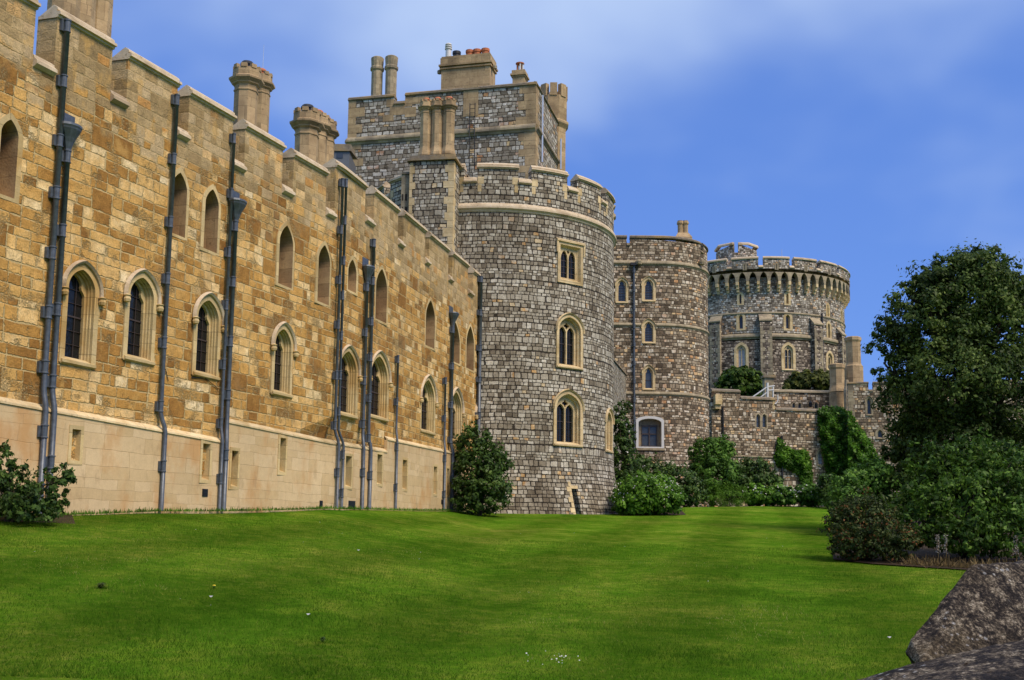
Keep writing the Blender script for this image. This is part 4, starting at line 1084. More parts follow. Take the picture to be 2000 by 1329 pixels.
KL = circle_path(KC[0], KD, KR + .15, -170, 170, 120)
MB().plate(KL, [(0, 12), (0, zs2_), (KL.u[-1], zs2_), (KL.u[-1], 12)], kl, 0, .6, grid=(.8, 1)).build('lower_wall', M_KEEPLOW, keep)
stringc(KP, 0, KP.u[-1], zs1, keep, M_GDRESS, sc=.8); stringc(KP, 0, KP.u[-1], zs2_ + .1, keep, M_GDRESS, sc=2.0)
for (x, yt, w_) in [(1494, 612, 1.45), (1590, 620, 1.35), (1637, 640, 1.3), (1400, 615, 1.4)]:
    u, vt = KP.px(x, yt); M = KP.local(u); zt3 = vt
    bt = MB().box(lambda a, y, z: M(a, z, y), -w_ / 2, w_ / 2, -.75, .1, 12, zt3 - 1.5)
    bt.add([M(-w_ / 2, zt3 - 1.5, -.75), M(w_ / 2, zt3 - 1.5, -.75), M(w_ / 2, zt3 - 1.5, .1), M(-w_ / 2, zt3 - 1.5, .1), M(-w_ / 2, zt3, .1), M(w_ / 2, zt3, .1), M(-w_ / 2 , zt3 - .9, -.65), M(w_ / 2, zt3 - .9, -.65)], [(0, 1, 7, 6), (6, 7, 5, 4), (1, 2, 5, 7), (3, 0, 6, 4)])
    bo = bt.build('buttress', M_KEEPLOW, keep)
    cp = MB().sweep(lambda a, v, ww_: M(a, v, ww_), [(.12, .62), (-.8, -.35), (-.8, -.5), (-.7, -.55)], [-w_ / 2 - .08, w_ / 2 + .08], v0=zt3 - .6); cp.build('buttress_cap', M_GDRESS, bo)
    for s in (-1, 1):
        qm = MB(); z = 12; i = 0
        while z < zt3 - 1.8: L = .55 if i % 2 else .3; qm.box(lambda a, y, zz: M(a, zz, y), (s * w_ / 2 - (L if s > 0 else -.01)), (s * w_ / 2 + (.01 if s > 0 else L)), -.77, -.4, z + .01, z + .5); z += .52; i += 1
        qm.build('quoins', M_GDRESS, bo)
disc(KC, KR, ks + .6, keep, n=60)
# stair turret on top
tc_ = at(1438, 490, 150); tr_ = 2.9; tz = at(1440, 479, 148).z
kt = MB(); OP = Path([(tc_.x + tr_ * math.sin(R_(a)), tc_.y - tr_ * math.cos(R_(a))) for a in range(-157, 203, 45)])
ue = OP.u[-1]; g0 = ue * .44; ocr = [(g0 + OP.u[1] * .12, g0 + OP.u[1] * .12 + .55, tz - 1.15)]
uu0 = OP.px(1438, 490)[0]; ocr = [(uu0 - .28, uu0 + .28, tz - 1.2)]
tu = MB().plate(OP, crenel_out(0, ue, ks, tz, ocr), [], 0, .5, grid=(.8, .8)).build('stair_turret', M_KEEP, keep)
for a_, b_ in [(0, ocr[0][0]), (ocr[0][1], ue)]:
    us_ = sorted(set([a_, b_] + [x for x in OP.u if a_ < x < b_])); MB().sweep(OP, [(.55, 0), (.55, .1), (.0, .2), (-.12, .05), (-.12, -.15), (0, -.2)], us_, v0=tz).build('turret_coping', M_COPE, tu)
q = at(1527, 487, 148); MB().tube([(q.x, q.y, ktop - 1), (q.x, q.y, q.z)], [.06, .03], 5).build('aerial', M_STEEL, keep)
ukd = KP.px(1604, 620)[0]; MB().tube([KP(ukd, KP.px(1604, y)[1], -.15) for y in (612, 660, 720)], .1, 6).build('drainpipe', M_IRON, keep)
# ================================================================ LOWER CURTAIN WALL (foot of the mound)
l0 = at(1390, 800, 103); l1 = at(1662, 800, 106); LW = Path([(l0.x, l0.y), (l1.x, l1.y)])
cw = thing('curtain_wall', 'stepped brown stone wall with a twin lancet window standing below the round keep', 'wall', (l0.x, l0.y, gz(l0.x, l0.y)))
lx = lambda x, y: LW.px(x, y)
E = LW.u[1]
steps_ = [(1446, 765), (1514, 780), (1608, 803), (1665, 803)]
zt_ = [lx(x - 20, y)[1] for x, y in steps_]
ub_ = [0] + [lx(x, y)[0] for x, y in steps_[:-1]] + [E]
o = [(0, 0)]
for i in range(4): o += [(ub_[i], zt_[i]), (ub_[i + 1], zt_[i])]
o.append((E, 0))
hs = []
for (x0, x1, yt, yb) in [(1477, 1484.5, 809, 836), (1489, 1497, 809, 836)]: hs.append(W_(LW, (x0, x1, yt, yb), cw, style='lancet', border=.12, depth=.12, steps=1, hoodm=False, surround=M_GDRESS, nb=(0, 2), glass=M_GLASSP, sill=False, pt=.4, name='window'))
hs.append(W_(LW, (1598, 1609, 880, 908), cw, style='lancet', border=.22, depth=.2, steps=1, hoodm=True, stops=False, surround=M_GDRESS, nb=(1, 3), glass=M_BLIND, pt=.35, name='window', bars=M_BAR))
MB().plate(LW, o, hs, 0, .7).build('wall', M_BROWN, cw)
CP2 = [(.75, 0), (.75, .1), (.3, .26), (-.1, .1), (-.12, -.06), (0, -.1)]
for i in range(4): MB().sweep(LW, CP2, [ub_[i] + .01, ub_[i + 1] - .01], v0=zt_[i]).build('coping', M_DIM, cw)
MB().sweep(LW, [(0, .08), (-.09, .03), (-.09, -.06), (0, -.1)], [lx(1428, 892)[0], lx(1515, 892)[0]], v0=lx(1470, 892)[1]).build('string_course', M_GDRESS, cw)
M = LW.local(lx(1513, 780)[0]); MB().box(lambda x, y, z: M(x, z, y), -.22, .0, -.03, .04, zt_[2], zt_[1]).build('step_quoin', M_CREAM, cw)
ud = lx(1411, 800)[0]; MB().tube([LW(ud, lx(1411, y)[1], -.12) for y in (795, 880, 960)], .08, 7).build('drainpipe', M_IRON, cw)
ud = lx(1526, 870)[0]; MB().tube([LW(ud, lx(1526, y)[1], -.12) for y in (852, 960)], .09, 7).build('drainpipe', M_IRON, cw)
M = LW.local(lx(1399, 785)[0]); zz = lx(1399, 772)[1]
MB().box(lambda x, y, z: M(x, z, y), -.3, .35, -.55, .05, zz - .9, zz).box(lambda x, y, z: M(x, z, y), -.22, .3, -.35, .05, zz - 1.3, zz - .9).build('corner_bracket', M_CREAM, cw)
ww = lx(1514, 760); MB().tube([LW(lx(1518, y)[0] + d, lx(1518, y)[1], -.1) for y, d in ((772, 0), (782, .02), (788, -.12), (790, -.3))], .05, 6).build('cable', M_WHITE, cw)

# ---- rear wall
r0 = at(1508, 780, 111); r1 = at(1630, 780, 111.5); RW = Path([(r0.x, r0.y), (r1.x, r1.y)])
rw = thing('rear_wall', 'low brown stone wall with small arched openings set back above the ivy clad wall', 'wall', (r0.x, r0.y, 6))
rz = RW.px(1560, 766)[1]; hs = []
for x in (1550.5, 1562, 1594): hs.append(W_(RW, (x - 3.3, x + 3.3, 787, 800), rw, style='lancet', border=.07, depth=.15, steps=1, hoodm=False, surround=M_GDRESS, bars=None, sill=False, pt=.4, name='window', glass=M_GLASSP))
MB().plate(RW, [(0, 4), (0, rz), (RW.u[1], rz), (RW.u[1], 4)], hs, 0, .6).build('wall', M_BROWN, rw)
MB().sweep(RW, CP2, [0, RW.u[1]], v0=rz).build('coping', M_GDRESS, rw)
q = RW.px(1580, 780); M = RW.local(q[0])
lm = MB().lathe(M(0, q[1] - .4, -.4), [(.05, -.45), (.16, -.4), (.2, 0), (.1, .12), (.04, .25)], 8); lm.tube([M(0, q[1] + .0, -.4), M(0, q[1] + .5, -.35), M(0, q[1] + .6, -.02)], .035, 5)
tag(lm.build('wall_lantern', M_IRON), 'small black lantern hanging on the low rear wall under the keep', 'lantern')

# ---- gate turrets
gt = thing('gate_turrets', 'cluster of pale octagonal stone turrets at the right end of the low rear wall', 'turret', tuple(at(1650, 800, 106).xy) + (3,))
def octo(px, Y, prof, m, name):
    """prof: list of (half width px, y px) from bottom to top"""
    c = at(px, 700, Y); pr = []
    for hw, y in prof: pr.append((hw / F * Y / math.cos(math.pi / 8), at(px, y, Y - .8).z))
    return MB().lathe((c.x, c.y, 0), pr, 8, math.pi / 8).build(name, m, gt)
octo(1634, 108.5, [(15, 900), (15, 766), (16.5, 764), (13, 752), (13, 720), (14.8, 717), (14.8, 711), (12, 709)], M_CHIM, 'turret_shaft')
octo(1667, 109.5, [(16, 900), (16, 752), (16.5, 745), (16.5, 714), (14, 711), (13, 707), (13, 667), (15, 663), (15, 658), (12.5, 656)], M_CHIM, 'turret_shaft')
octo(1652, 107, [(5.5, 900), (5.5, 760), (4, 752), (3.6, 740)], M_GDRESS, 'corner_shaft')

# ---- right curtain wall
g0_ = at(1657, 800, 104); g1_ = at(2100, 800, 100); GW = Path([(g0_.x, g0_.y), (g1_.x, g1_.y)])
gw = thing('gate_wall', 'crenellated brown stone wall disappearing behind the big tree on the right', 'wall', (g0_.x, g0_.y, gz(g0_.x, g0_.y)))
gtp = GW.px(1675, 749)[1]; gcr = []
u_, _ = GW.px(1696, 750)
while u_ < GW.u[1] - 1: gcr.append((u_, u_ + .42, gtp - .65)); u_ += 2.3
hs = [W_(GW, (1693.5, 1701.5, 778, 810), gw, style='lancet', border=.16, depth=.2, steps=1, hoodm=True, stops=False, surround=M_GDRESS, nb=(1, 3), glass=M_GLASSP, pt=.4, name='window'),
      W_(GW, (1714, 1724, 840, 856), gw, style='lancet', border=.2, depth=.2, steps=1, hoodm=False, surround=M_GDRESS, nb=(1, 2), glass=M_GLASSP, pt=.3, name='window')]
MB().plate(GW, crenel_out(0, GW.u[1], 0, gtp, gcr), hs, 0, .8).build('wall', M_BROWN, gw)
merl_cope(GW, 0, GW.u[1], gtp, gcr, gw, M_DIM, sc=.6, thick=.8)
quoins(GW, 0, 3, gtp, gw, M_GDRESS, -1, .55, .45, .6)

# ---- stair rail beside the keep wall
sr = thing('stair_handrail', 'white painted stair handrail between the two round trees below the keep', 'handrail', tuple(at(1498, 775, 107)))
for (a, b) in [((1470, 776), (1499, 756)), ((1486, 776), (1501, 765)), ((1499, 756), (1513, 754)), ((1499, 763), (1511, 762))]:
    MB().tube([at(a[0], a[1], 107), at(b[0], b[1], 107)], .07, 6).build('rail', M_WHITE, sr)
for x, y in ((1499, 736), (1499, 745)):
    pass
MB().tube([at(1499, 780, 107), at(1499, 748, 107)], .11, 4).build('post', M_WHITE, sr)
MB().tube([at(1510, 780, 107.5), at(1510, 755, 107.5)], .07, 4).build('post', M_WHITE, sr)
pp = thing('gate_pier', 'small square stone pier with a flat cap beside the white stair rail', 'pier', tuple(at(1503, 780, 108.4)))
c = at(1503, 780, 108.4); zz = at(1503, 738, 108.4).z
MB().box(lambda x, y, z: Vector((x, y, z)), c.x - .45, c.x + .45, c.y, c.y + .9, 6, zz).build('shaft', M_GDRESS, pp)
MB().box(lambda x, y, z: Vector((x, y, z)), c.x - .6, c.x + .6, c.y - .15, c.y + 1.05, zz, zz + .25).build('cap', M_DIM, pp)

# ================================================================ GROUND, MOUND
def grass_mat():
    m, g, b = mat('mown_grass'); p = g.tc('Object'); s = g.sep(p)
    n1 = g.noise(p, .28, 4, .6); n2 = g.noise(p, 2.2, 4, .65); n3 = g.noise(p, 38, 4, .75); n4 = g.noise(p, 130, 2, .7)
    col = g.ramp(g.m('ADD', g.m('MULTIPLY', n1, .45), g.m('MULTIPLY', n2, .55)), [(.34, (.040, .108, .005)), (.46, (.068, .155, .008)), (.55, (.112, .190, .013)), (.66, (.21, .25, .03))])
    # mowing stripes, run away from the camera towards the far bed
    ang = R_(12); q = g.m('ADD', g.m('MULTIPLY', s[0], math.cos(ang)), g.m('MULTIPLY', s[1], -math.sin(ang)))
    q = g.m('ADD', q, g.m('MULTIPLY', n1, .6))
    st = g.ss(g.m('SINE', g.m('MULTIPLY', q, 1.75)), -.8, .8, .86, 1.15)
    col = g.scl(col, st)
    n5 = g.noise(p, .9, 3, .6); col = g.scl(col, g.ss(n5, .3, .7, .92, 1.14))
    q2 = g.m('SINE', g.m('MULTIPLY', g.m('ADD', s[1], g.m('MULTIPLY', n1, 5)), .55))
    col = g.scl(col, g.ss(q2, -.8, .8, .95, 1.06))
    yel = g.ss(g.m('ADD', g.noise(p, 9, 4, .7), g.m('MULTIPLY', n1, .3)), .66, .82, 0, .55)
    col = g.mix(yel, col, (.17, .20, .035, 1))
    col = g.scl(col, g.m('MULTIPLY_ADD', n3, 1.1, .45)); col = g.scl(col, g.m('MULTIPLY_ADD', n4, .9, .55))
    g.put(b.inputs['Base Color'], col); b.inputs['Roughness'].default_value = 1; b.inputs['Specular IOR Level'].default_value = .0
    g.put(b.inputs['Normal'], g.bump(g.m('ADD', n3, g.m('MULTIPLY', n4, .5)), .04)); return m
M_GRASS = grass_mat()
def grid_sheet(name, m, xs, ys, zf):
    X, Y = np.meshgrid(xs, ys); Z = zf(X, Y); v = np.stack([X, Y, Z], -1).reshape(-1, 3); W = len(xs)
    f = [(j * W + i, j * W + i + 1, (j + 1) * W + i + 1, (j + 1) * W + i) for j in range(len(ys) - 1) for i in range(W - 1)]
    mb = MB(); mb.v = v.tolist(); mb.f = f; mb.uv = [None] * len(f)
    return mb.build(name, m, smooth=True)
xs = np.concatenate([[-2500, -900, -300, -120], np.linspace(-60, 70, 200), [120, 300, 900, 2500]])
ys = np.concatenate([[-2500, -500, -100, -30], np.linspace(-10, 110, 240), [160, 300, 900, 2800]])
def lawnz(X, Y):
    Z = ground(X, Y); n = np.sin(X * .31 + 1) * np.sin(Y * .23) * .05; return Z + n * np.clip((Y - 8) / 10, 0, 1) * np.clip((52 - Y) / 10, 0, 1)
tag(grid_sheet('lawn', M_GRASS, xs, ys, lawnz), kind='structure')
def moundz(X, Y):
    r = np.hypot(X - KC[0], Y - KD); z = 19.5 - np.clip(r - 14, 0, None) * .46; return np.where(Y < 107.5, np.minimum(z, 5.2 - (107.5 - Y) * 2), z)
M_MOUND = plain('mound_grass', (.03, .08, .012), .9, 0, .4, 1.5, .05, .1)
tag(grid_sheet('mound', M_MOUND, np.linspace(KC[0] - 60, KC[0] + 60, 60), np.linspace(104, 215, 60), moundz), kind='structure')
# ================================================================ VEGETATION
def leaf_arrays(P, N, size, rng, aspect=.55, droop=.0):
    """rhombic leaf at every point P with normal N"""
    n = len(P)
    a = rng.normal(size=(n, 3)); a -= N * (a * N).sum(1, keepdims=True); a /= np.linalg.norm(a, axis=1, keepdims=True) + 1e-9
    a[:, 2] -= droop; a /= np.linalg.norm(a, axis=1, keepdims=True) + 1e-9
    b = np.cross(N, a); b /= np.linalg.norm(b, axis=1, keepdims=True) + 1e-9
    s = size * rng.uniform(.6, 1.35, (n, 1))
    v = np.stack([P - a * s, P + b * s * aspect + N * s * .15, P + a * s, P - b * s * aspect + N * s * .15], 1)
    return v.reshape(-1, 3)
def quad_mesh(name, V, m, parent=None, origin=(0, 0, 0)):
    n = len(V) // 4; me = bpy.data.meshes.new(name)
    me.vertices.add(len(V)); me.vertices.foreach_set('co', (V - np.array(origin)).astype(np.float32).ravel())
    me.loops.add(len(V)); me.loops.foreach_set('vertex_index', np.arange(len(V), dtype=np.int32))
    me.polygons.add(n); me.polygons.foreach_set('loop_start', np.arange(0, len(V), 4, dtype=np.int32))
    try: me.polygons.foreach_set('loop_total', np.full(n, 4, dtype=np.int32))
    except Exception: pass
    me.update(); me.validate(); me.materials.append(m)
    o = bpy.data.objects.new(name, me); COL.objects.link(o)
    if parent is not None:
        o.parent = parent
        o.location = -parent.location if parent.type == 'EMPTY' or parent.parent is None else (0, 0, 0)
    else: o.location = origin
    return o
def ell(px, py, Y, rx, ry, rd=None):
    c = at(px, py, Y); return (np.array(c), np.array([rx / F * Y, (rd if rd else rx / F * Y), ry / F * Y]))
def cloud(ells, n, size, seed, clump=36, spread=.24, shell=.45, aspect=.55, up=.5, droop=0, floor=None, lumpy=.16):
    rng = np.random.default_rng(seed)
    vol = np.array([np.prod(e[1]) ** (2 / 3) for e in ells]); vol /= vol.sum()
    nc = max(3, int(n / clump)); k = rng.choice(len(ells), nc, p=vol)
    C = np.array([ells[i][0] for i in k]); Rr = np.array([ells[i][1] for i in k])
    d = rng.normal(size=(nc, 3)); d /= np.linalg.norm(d, axis=1, keepdims=True)
    r = (shell + (1 - shell) * rng.random((nc, 1)) ** .5) * (1 + rng.normal(size=(nc, 1)) * lumpy * .5)
    cc = C + d * Rr * r
    sp = spread * rng.uniform(.6, 1.4, (nc, 1)) * np.cbrt(np.prod(Rr, axis=1, keepdims=True)) * .8
    idx = np.repeat(np.arange(nc), clump)
    off = rng.normal(size=(len(idx), 3)); off[:, 2] *= .7
    P = cc[idx] + off * sp[idx] * .6
    N = off * .8 + d[idx] * .7 + rng.normal(size=(len(idx), 3)) * .55; N[:, 2] += up; N /= np.linalg.norm(N, axis=1, keepdims=True)
    if floor is not None:
        q = P[:, 2] > floor + .03; P, N = P[q], N[q]
    return leaf_arrays(P, N, size, rng, aspect, droop)
L_DARK = leafmat('dark_glossy_leaves', [(0, (0.017, 0.034, 0.009)), (.4, (0.039, 0.076, 0.015)), (.75, (0.079, 0.142, 0.027)), (1, (0.164, 0.228, 0.053))], .2, .4)
L_TREE = leafmat('tree_leaves', [(0, (.010, .022, .004)), (.4, (.034, .062, .010)), (.75, (.080, .125, .022)), (1, (.17, .22, .05))], .25, .5, nsc=.5)
L_MID = leafmat('mid_green_leaves', [(0, (0.022, 0.054, 0.008)), (.5, (0.065, 0.145, 0.019)), (.85, (0.131, 0.255, 0.034)), (1, (0.243, 0.374, 0.068))], .3, .45)
L_BRIGHT = leafmat('bright_green_leaves', [(0, (0.031, 0.081, 0.009)), (.5, (0.085, 0.189, 0.017)), (.85, (0.155, 0.297, 0.032)), (1, (0.264, 0.405, 0.065))], .35, .45)
L_IVY = leafmat('ivy_leaves', [(0, (0.018, 0.048, 0.005)), (.5, (0.052, 0.136, 0.010)), (.85, (0.101, 0.224, 0.018)), (1, (0.184, 0.320, 0.038))], .3, .45)
L_DOME = leafmat('clipped_tree_leaves', [(0, (0.017, 0.033, 0.005)), (.5, (0.045, 0.087, 0.008)), (.85, (0.095, 0.158, 0.017)), (1, (0.155, 0.225, 0.030))], .25, .5)
L_OLIVE = leafmat('olive_tree_leaves', [(0, (0.026, 0.032, 0.006)), (.5, (0.063, 0.077, 0.013)), (.85, (0.123, 0.136, 0.026)), (1, (0.194, 0.192, 0.038))], .25, .5)
L_RED = leafmat('reddish_shrub_leaves', [(0, (.012, .018, .005)), (.4, (.032, .055, .012)), (.74, (.075, .10, .022)), (.84, (.16, .055, .02)), (.93, (.20, .075, .022)), (1, (.24, .17, .05))], .2, .5, nsc=1.5)
L_DOG = leafmat('dogwood_leaves', [(0, (.012, .028, .004)), (.5, (.042, .090, .009)), (.82, (.085, .165, .018)), (.95, (.16, .26, .04)), (1, (.25, .34, .08))], .25, .45)
L_SPIKE = leafmat('faded_blossom', [(0, (.12, .10, .08)), (.6, (.3, .27, .22)), (1, (.5, .47, .42))], .2, .7)
L_DRY = leafmat('dry_stalks', [(0, (0.042, 0.028, 0.011)), (.5, (0.119, 0.084, 0.034)), (.9, (0.238, 0.168, 0.067)), (1, (0.350, 0.280, 0.134))], .2, .7)
L_WHITE = leafmat('white_petals', [(0, (.5, .5, .45)), (1, (.75, .74, .7))], .2, .6, clump=.2)

def base_of(ells):
    c = ells[0][0]; return (c[0], c[1], gz(c[0], c[1]))
def limbs(root, tips, seed, m=M_BARK, r0=.05, parent=None, name='stems'):
    rng = random.Random(seed); mb = MB(); b = Vector(root)
    for t in tips:
        t = Vector(t); mid = b.lerp(t, .5) + Vector((rng.uniform(-1, 1), rng.uniform(-1, 1), rng.uniform(0, 1))) * (t - b).length * .08
        mb.tube([b + Vector((rng.uniform(-1, 1) * r0 * 2, rng.uniform(-1, 1) * r0 * 2, -.05)), mid, t], [r0, r0 * .6, r0 * .2], 6)
    return mb.build(name, m, parent)
def shrub(name, label, cat, ells, n, size, m, seed, flowers=None, group=None, flower_mat=None, fsize=.05, sprigs=0, **k):
    b = base_of(ells); t = thing(name, label, cat, b, group)
    lo = min(e[0][2] - e[1][2] for e in ells)
    tips = [tuple(e[0] + e[1] * np.array(d)) for e in ells for d in ((.3, 0, .5), (-.5, .2, .3), (.1, -.3, .7))]
    limbs(b, tips, seed, parent=t, r0=.035)
    fl = k.pop('floor', b[2])
    V = cloud(ells, n, size, seed, floor=fl, **k)
    if sprigs:                                   # leafy shoots standing out of the outline
        rng = np.random.default_rng(seed + 7); PP = []; NN = []
        for i in range(sprigs):
            e = ells[rng.integers(len(ells))]; d = rng.normal(size=3); d[2] = abs(d[2]) * .9; d /= np.linalg.norm(d)
            p0 = e[0] + d * e[1] * .85; dr = d * .6 + np.array([0, 0, .6]) + rng.normal(size=3) * .25; dr /= np.linalg.norm(dr); Ln = float(np.mean(e[1])) * rng.uniform(.2, .5)
            for q in np.linspace(0, 1, 14): PP.append(p0 + dr * Ln * q + rng.normal(size=3) * size * .5); NN.append(rng.normal(size=3) + [0, 0, .5])
        PP = np.array(PP); NN = np.array(NN); NN /= np.linalg.norm(NN, axis=1, keepdims=True)
        V = np.concatenate([V, leaf_arrays(PP, NN, size, rng, .5)])
    quad_mesh('foliage', V, m, t)
    if flowers:
        rng = np.random.default_rng(seed + 3); P = []
        for i in range(flowers):
            e = ells[rng.integers(len(ells))]; d = rng.normal(size=3); d[1] = -abs(d[1]); d[2] = abs(d[2]) * .9 + .1; d /= np.linalg.norm(d); P.append(e[0] + d * e[1] * 1.02)
        P = np.repeat(np.array(P), 5, axis=0); N = rng.normal(size=P.shape) * .5 + [0, -.6, .7]; N /= np.linalg.norm(N, axis=1, keepdims=True); P = P + rng.normal(size=P.shape) * fsize * .5
        fo = quad_mesh('flowers', leaf_arrays(P, N, fsize, rng, .8), flower_mat or L_WHITE, t); fo['kind'] = 'stuff'
    return t

# ---- big tree on the right
TY = 45.0
te = [ell(1885, 575, TY, 100, 92), ell(1812, 640, TY - .6, 85, 85), ell(1952, 640, TY, 85, 95), ell(1752, 668, TY, 50, 42), ell(1785, 585, TY, 36, 44), ell(1860, 540, TY + .4, 50, 44), ell(1925, 530, TY, 52, 46), ell(1830, 560, TY, 50, 46), ell(1965, 565, TY, 45, 45),
      ell(1850, 745, TY - 1, 120, 90), ell(1970, 770, TY - .5, 95, 110), ell(1782, 790, TY, 66, 62), ell(1850, 870, TY, 105, 60), ell(2010, 590, TY, 40, 60), ell(1735, 730, TY, 28, 30)]
tb = at(1862, 1000, TY); tb.z = gz(tb.x, tb.y)
tree = thing('broadleaf_tree', 'very tall dense dark green tree standing over the shrubs at the right edge', 'tree', tuple(tb))
top = at(1885, 560, TY); tk = MB()
tk.tube([tb - Vector((0, 0, .3)), tb.lerp(top, .25), tb.lerp(top, .55), top], [.34, .26, .17, .05], 10)
tk.build('trunk', M_BARK, tree)
lb = MB(); rr = random.Random(4)
for e in te:
    c = Vector(e[0]); s = tb.lerp(top, max(.15, min(.7, (c.z - tb.z - 2) / (top.z - tb.z)))); mid = s.lerp(c, .5) + Vector((0, 0, -.25))
    lb.tube([s, mid, c + Vector((0, 0, .2))], [.12, .08, .03], 6)
    for q in range(7):
        d = Vector((rr.uniform(-1, 1), rr.uniform(-1, 1), rr.uniform(-.3, 1))).normalized(); e2 = c + Vector((d.x * e[1][0], d.y * e[1][1], d.z * e[1][2])) * .85; lb.tube([mid.lerp(c, .6), c.lerp(e2, .5) + Vector((0, 0, .1)), e2], [.045, .03, .01], 5)
lb.build('limbs', M_BARK, tree)
quad_mesh('crown', np.concatenate([cloud(te, 84000, .075, 11, clump=60, spread=.2, shell=.5, lumpy=.22), cloud(te, 14000, .09, 12, clump=30, spread=.14, shell=.9, lumpy=.3)]), L_TREE, tree)

# ---- domed trees on the mound
def dome_tree(label, ells, m, seed, n, size):
    c = ells[0][0]; b = (c[0], c[1], float(moundz(c[0], c[1])) - .2)
    t = thing('domed_tree', label, 'tree', b); tk = MB(); tk.tube([b, (c[0], c[1], c[2])], [.35, .15], 8); tk.build('trunk', M_BARK, t)
    quad_mesh('crown', cloud(ells, n, size, seed, clump=40, spread=.2, shell=.72, lumpy=.08), m, t)
dome_tree('dense rounded dark green tree below the keep, left of the white handrail', [ell(1447, 752, 122, 44, 34), ell(1420, 762, 121, 20, 22), ell(1473, 765, 121, 22, 22), ell(1445, 740, 121, 26, 20)], L_DOME, 21, 9000, .24)
dome_tree('wide olive green tree below the keep, right of the white handrail', [ell(1580, 752, 120, 44, 26), ell(1550, 762, 119, 20, 18), ell(1607, 748, 120, 22, 26), ell(1572, 740, 120, 26, 15)], L_OLIVE, 22, 9000, .24)

# ---- ivy
def ivy(label, poly, Y, n, seed, bulge=.9, size=.13):
    rng = np.random.default_rng(seed); xs = [p[0] for p in poly]; ys = [p[1] for p in poly]
    pts = np.column_stack([rng.uniform(min(xs), max(xs), n * 3), rng.uniform(min(ys), max(ys), n * 3)]); pts = pts[inpoly(pts, poly)][:n]
    # distance to the outline sets how thick the mat is
    dmin = np.full(len(pts), 1e9)
    for i in range(len(poly)):
        a = np.array(poly[i]); b = np.array(poly[(i + 1) % len(poly)]); t = np.clip(((pts - a) @ (b - a)) / ((b - a) @ (b - a)), 0, 1); dmin = np.minimum(dmin, np.linalg.norm(pts - (a + t[:, None] * (b - a)), axis=1))
    th = np.minimum(dmin / 22, 1) ** .6 * bulge * (.75 + .5 * np.sin(pts[:, 0] * .21 + seed) * np.sin(pts[:, 1] * .17))
    pts = pts + rng.normal(size=pts.shape) * 1.6
    P = np.array([at(x, y, Y) for x, y in pts]); 
    wallY = np.array([LW.pos(LW.px(min(x, 1660), y)[0])[0].y if x < 1657 else GW.pos(GW.px(x, y)[0])[0].y for x, y in pts])
    k = (wallY - .1 - th * rng.uniform(.4, 1, len(pts)) - CAM.y) / (P[:, 1] - CAM.y); P = np.array(CAM) + (P - np.array(CAM)) * k[:, None]
    N = rng.normal(size=P.shape) * .5 + [0, -.7, .55]; N /= np.linalg.norm(N, axis=1, keepdims=True)
    b = at(np.mean(xs), max(ys), Y); t = thing('ivy', label, 'climbing plant', (b.x, b.y, gz(b.x, b.y)))
    quad_mesh('foliage', leaf_arrays(P, N, size, rng, .7, droop=.5), L_IVY, t)
    mb = MB()
    for i in range(6):
        x = np.mean(xs) + rng.uniform(-8, 8); q0 = at(x, max(ys) + 10, Y); q1 = at(x + rng.uniform(-15, 15), (min(ys) + max(ys)) / 2, Y); mb.tube([(q0.x, LW.p[0].y + 2.3, q0.z), (q1.x, LW.p[0].y + 2.4, q1.z)], .05, 5)
    mb.build('stems', M_BARK, t)
ivy('large slanting mass of bright green ivy spreading down the wall towards the big tree', [(1597, 802), (1612, 795), (1640, 795), (1662, 806), (1678, 832), (1700, 862), (1722, 905), (1730, 960), (1640, 965), (1616, 935), (1608, 885), (1600, 850)], 104, 9000, 31, bulge=1.6)
ivy('small hooked patch of ivy hanging on the curtain wall beside a black pipe', [(1520, 856), (1527, 860), (1533, 872), (1548, 881), (1575, 880), (1583, 897), (1587, 950), (1570, 955), (1560, 925), (1538, 914), (1520, 912), (1513, 893), (1518, 878)], 104, 3600, 32, bulge=.9)

# ---- shrubs
shrub('corner_shrub', 'dark glossy bush at the far left foot of the range', 'shrub', [ell(22, 965, 25.3, 62, 52), ell(70, 985, 25.0, 55, 35), ell(118, 942, 25.4, 30, 30), ell(8, 915, 25.2, 20, 45), ell(60, 1000, 24.8, 50, 22)], 6500, .055, L_DARK, 41, sprigs=60, spread=.2, shell=.5)
shrub('evergreen_shrub', 'rounded dark green bush in the corner between the range and the drum tower', 'shrub', [ell(938, 925, 52.6, 52, 66), ell(952, 965, 52.3, 50, 38), ell(915, 965, 52.2, 36, 38), ell(925, 870, 52.7, 34, 40), ell(962, 915, 52.6, 38, 36)], 12000, .085, L_DARK, 42, sprigs=110, spread=.22)
shrub('climbing_shrub', 'tall climbing bush growing up the gap between drum tower and brown tower', 'shrub', [ell(1214, 905, 67, 26, 60), ell(1207, 825, 68, 15, 45), ell(1222, 860, 68, 16, 40), ell(1226, 800, 74, 9, 16), ell(1238, 930, 68, 26, 35)], 7500, .10, L_DARK, 43, sprigs=60, flowers=30, fsize=.05)
shrub('flowering_shrub', 'broad bright green shrub dotted with white flowers right of the drum tower base', 'shrub', [ell(1255, 968, 59.5, 58, 38), ell(1300, 980, 59.3, 38, 26), ell(1225, 985, 59.0, 32, 26), ell(1285, 955, 60, 40, 26)], 13000, .085, L_BRIGHT, 44, sprigs=40, flowers=90, fsize=.03, aspect=.75)
shrub('low_bush', 'dark low bush behind the white flowered shrub, under the white framed window', 'shrub', [ell(1275, 925, 76, 42, 30), ell(1320, 945, 75, 42, 38), ell(1350, 960, 75, 30, 30), ell(1250, 915, 76, 25, 25)], 9000, .11, L_DARK, 45, sprigs=30)
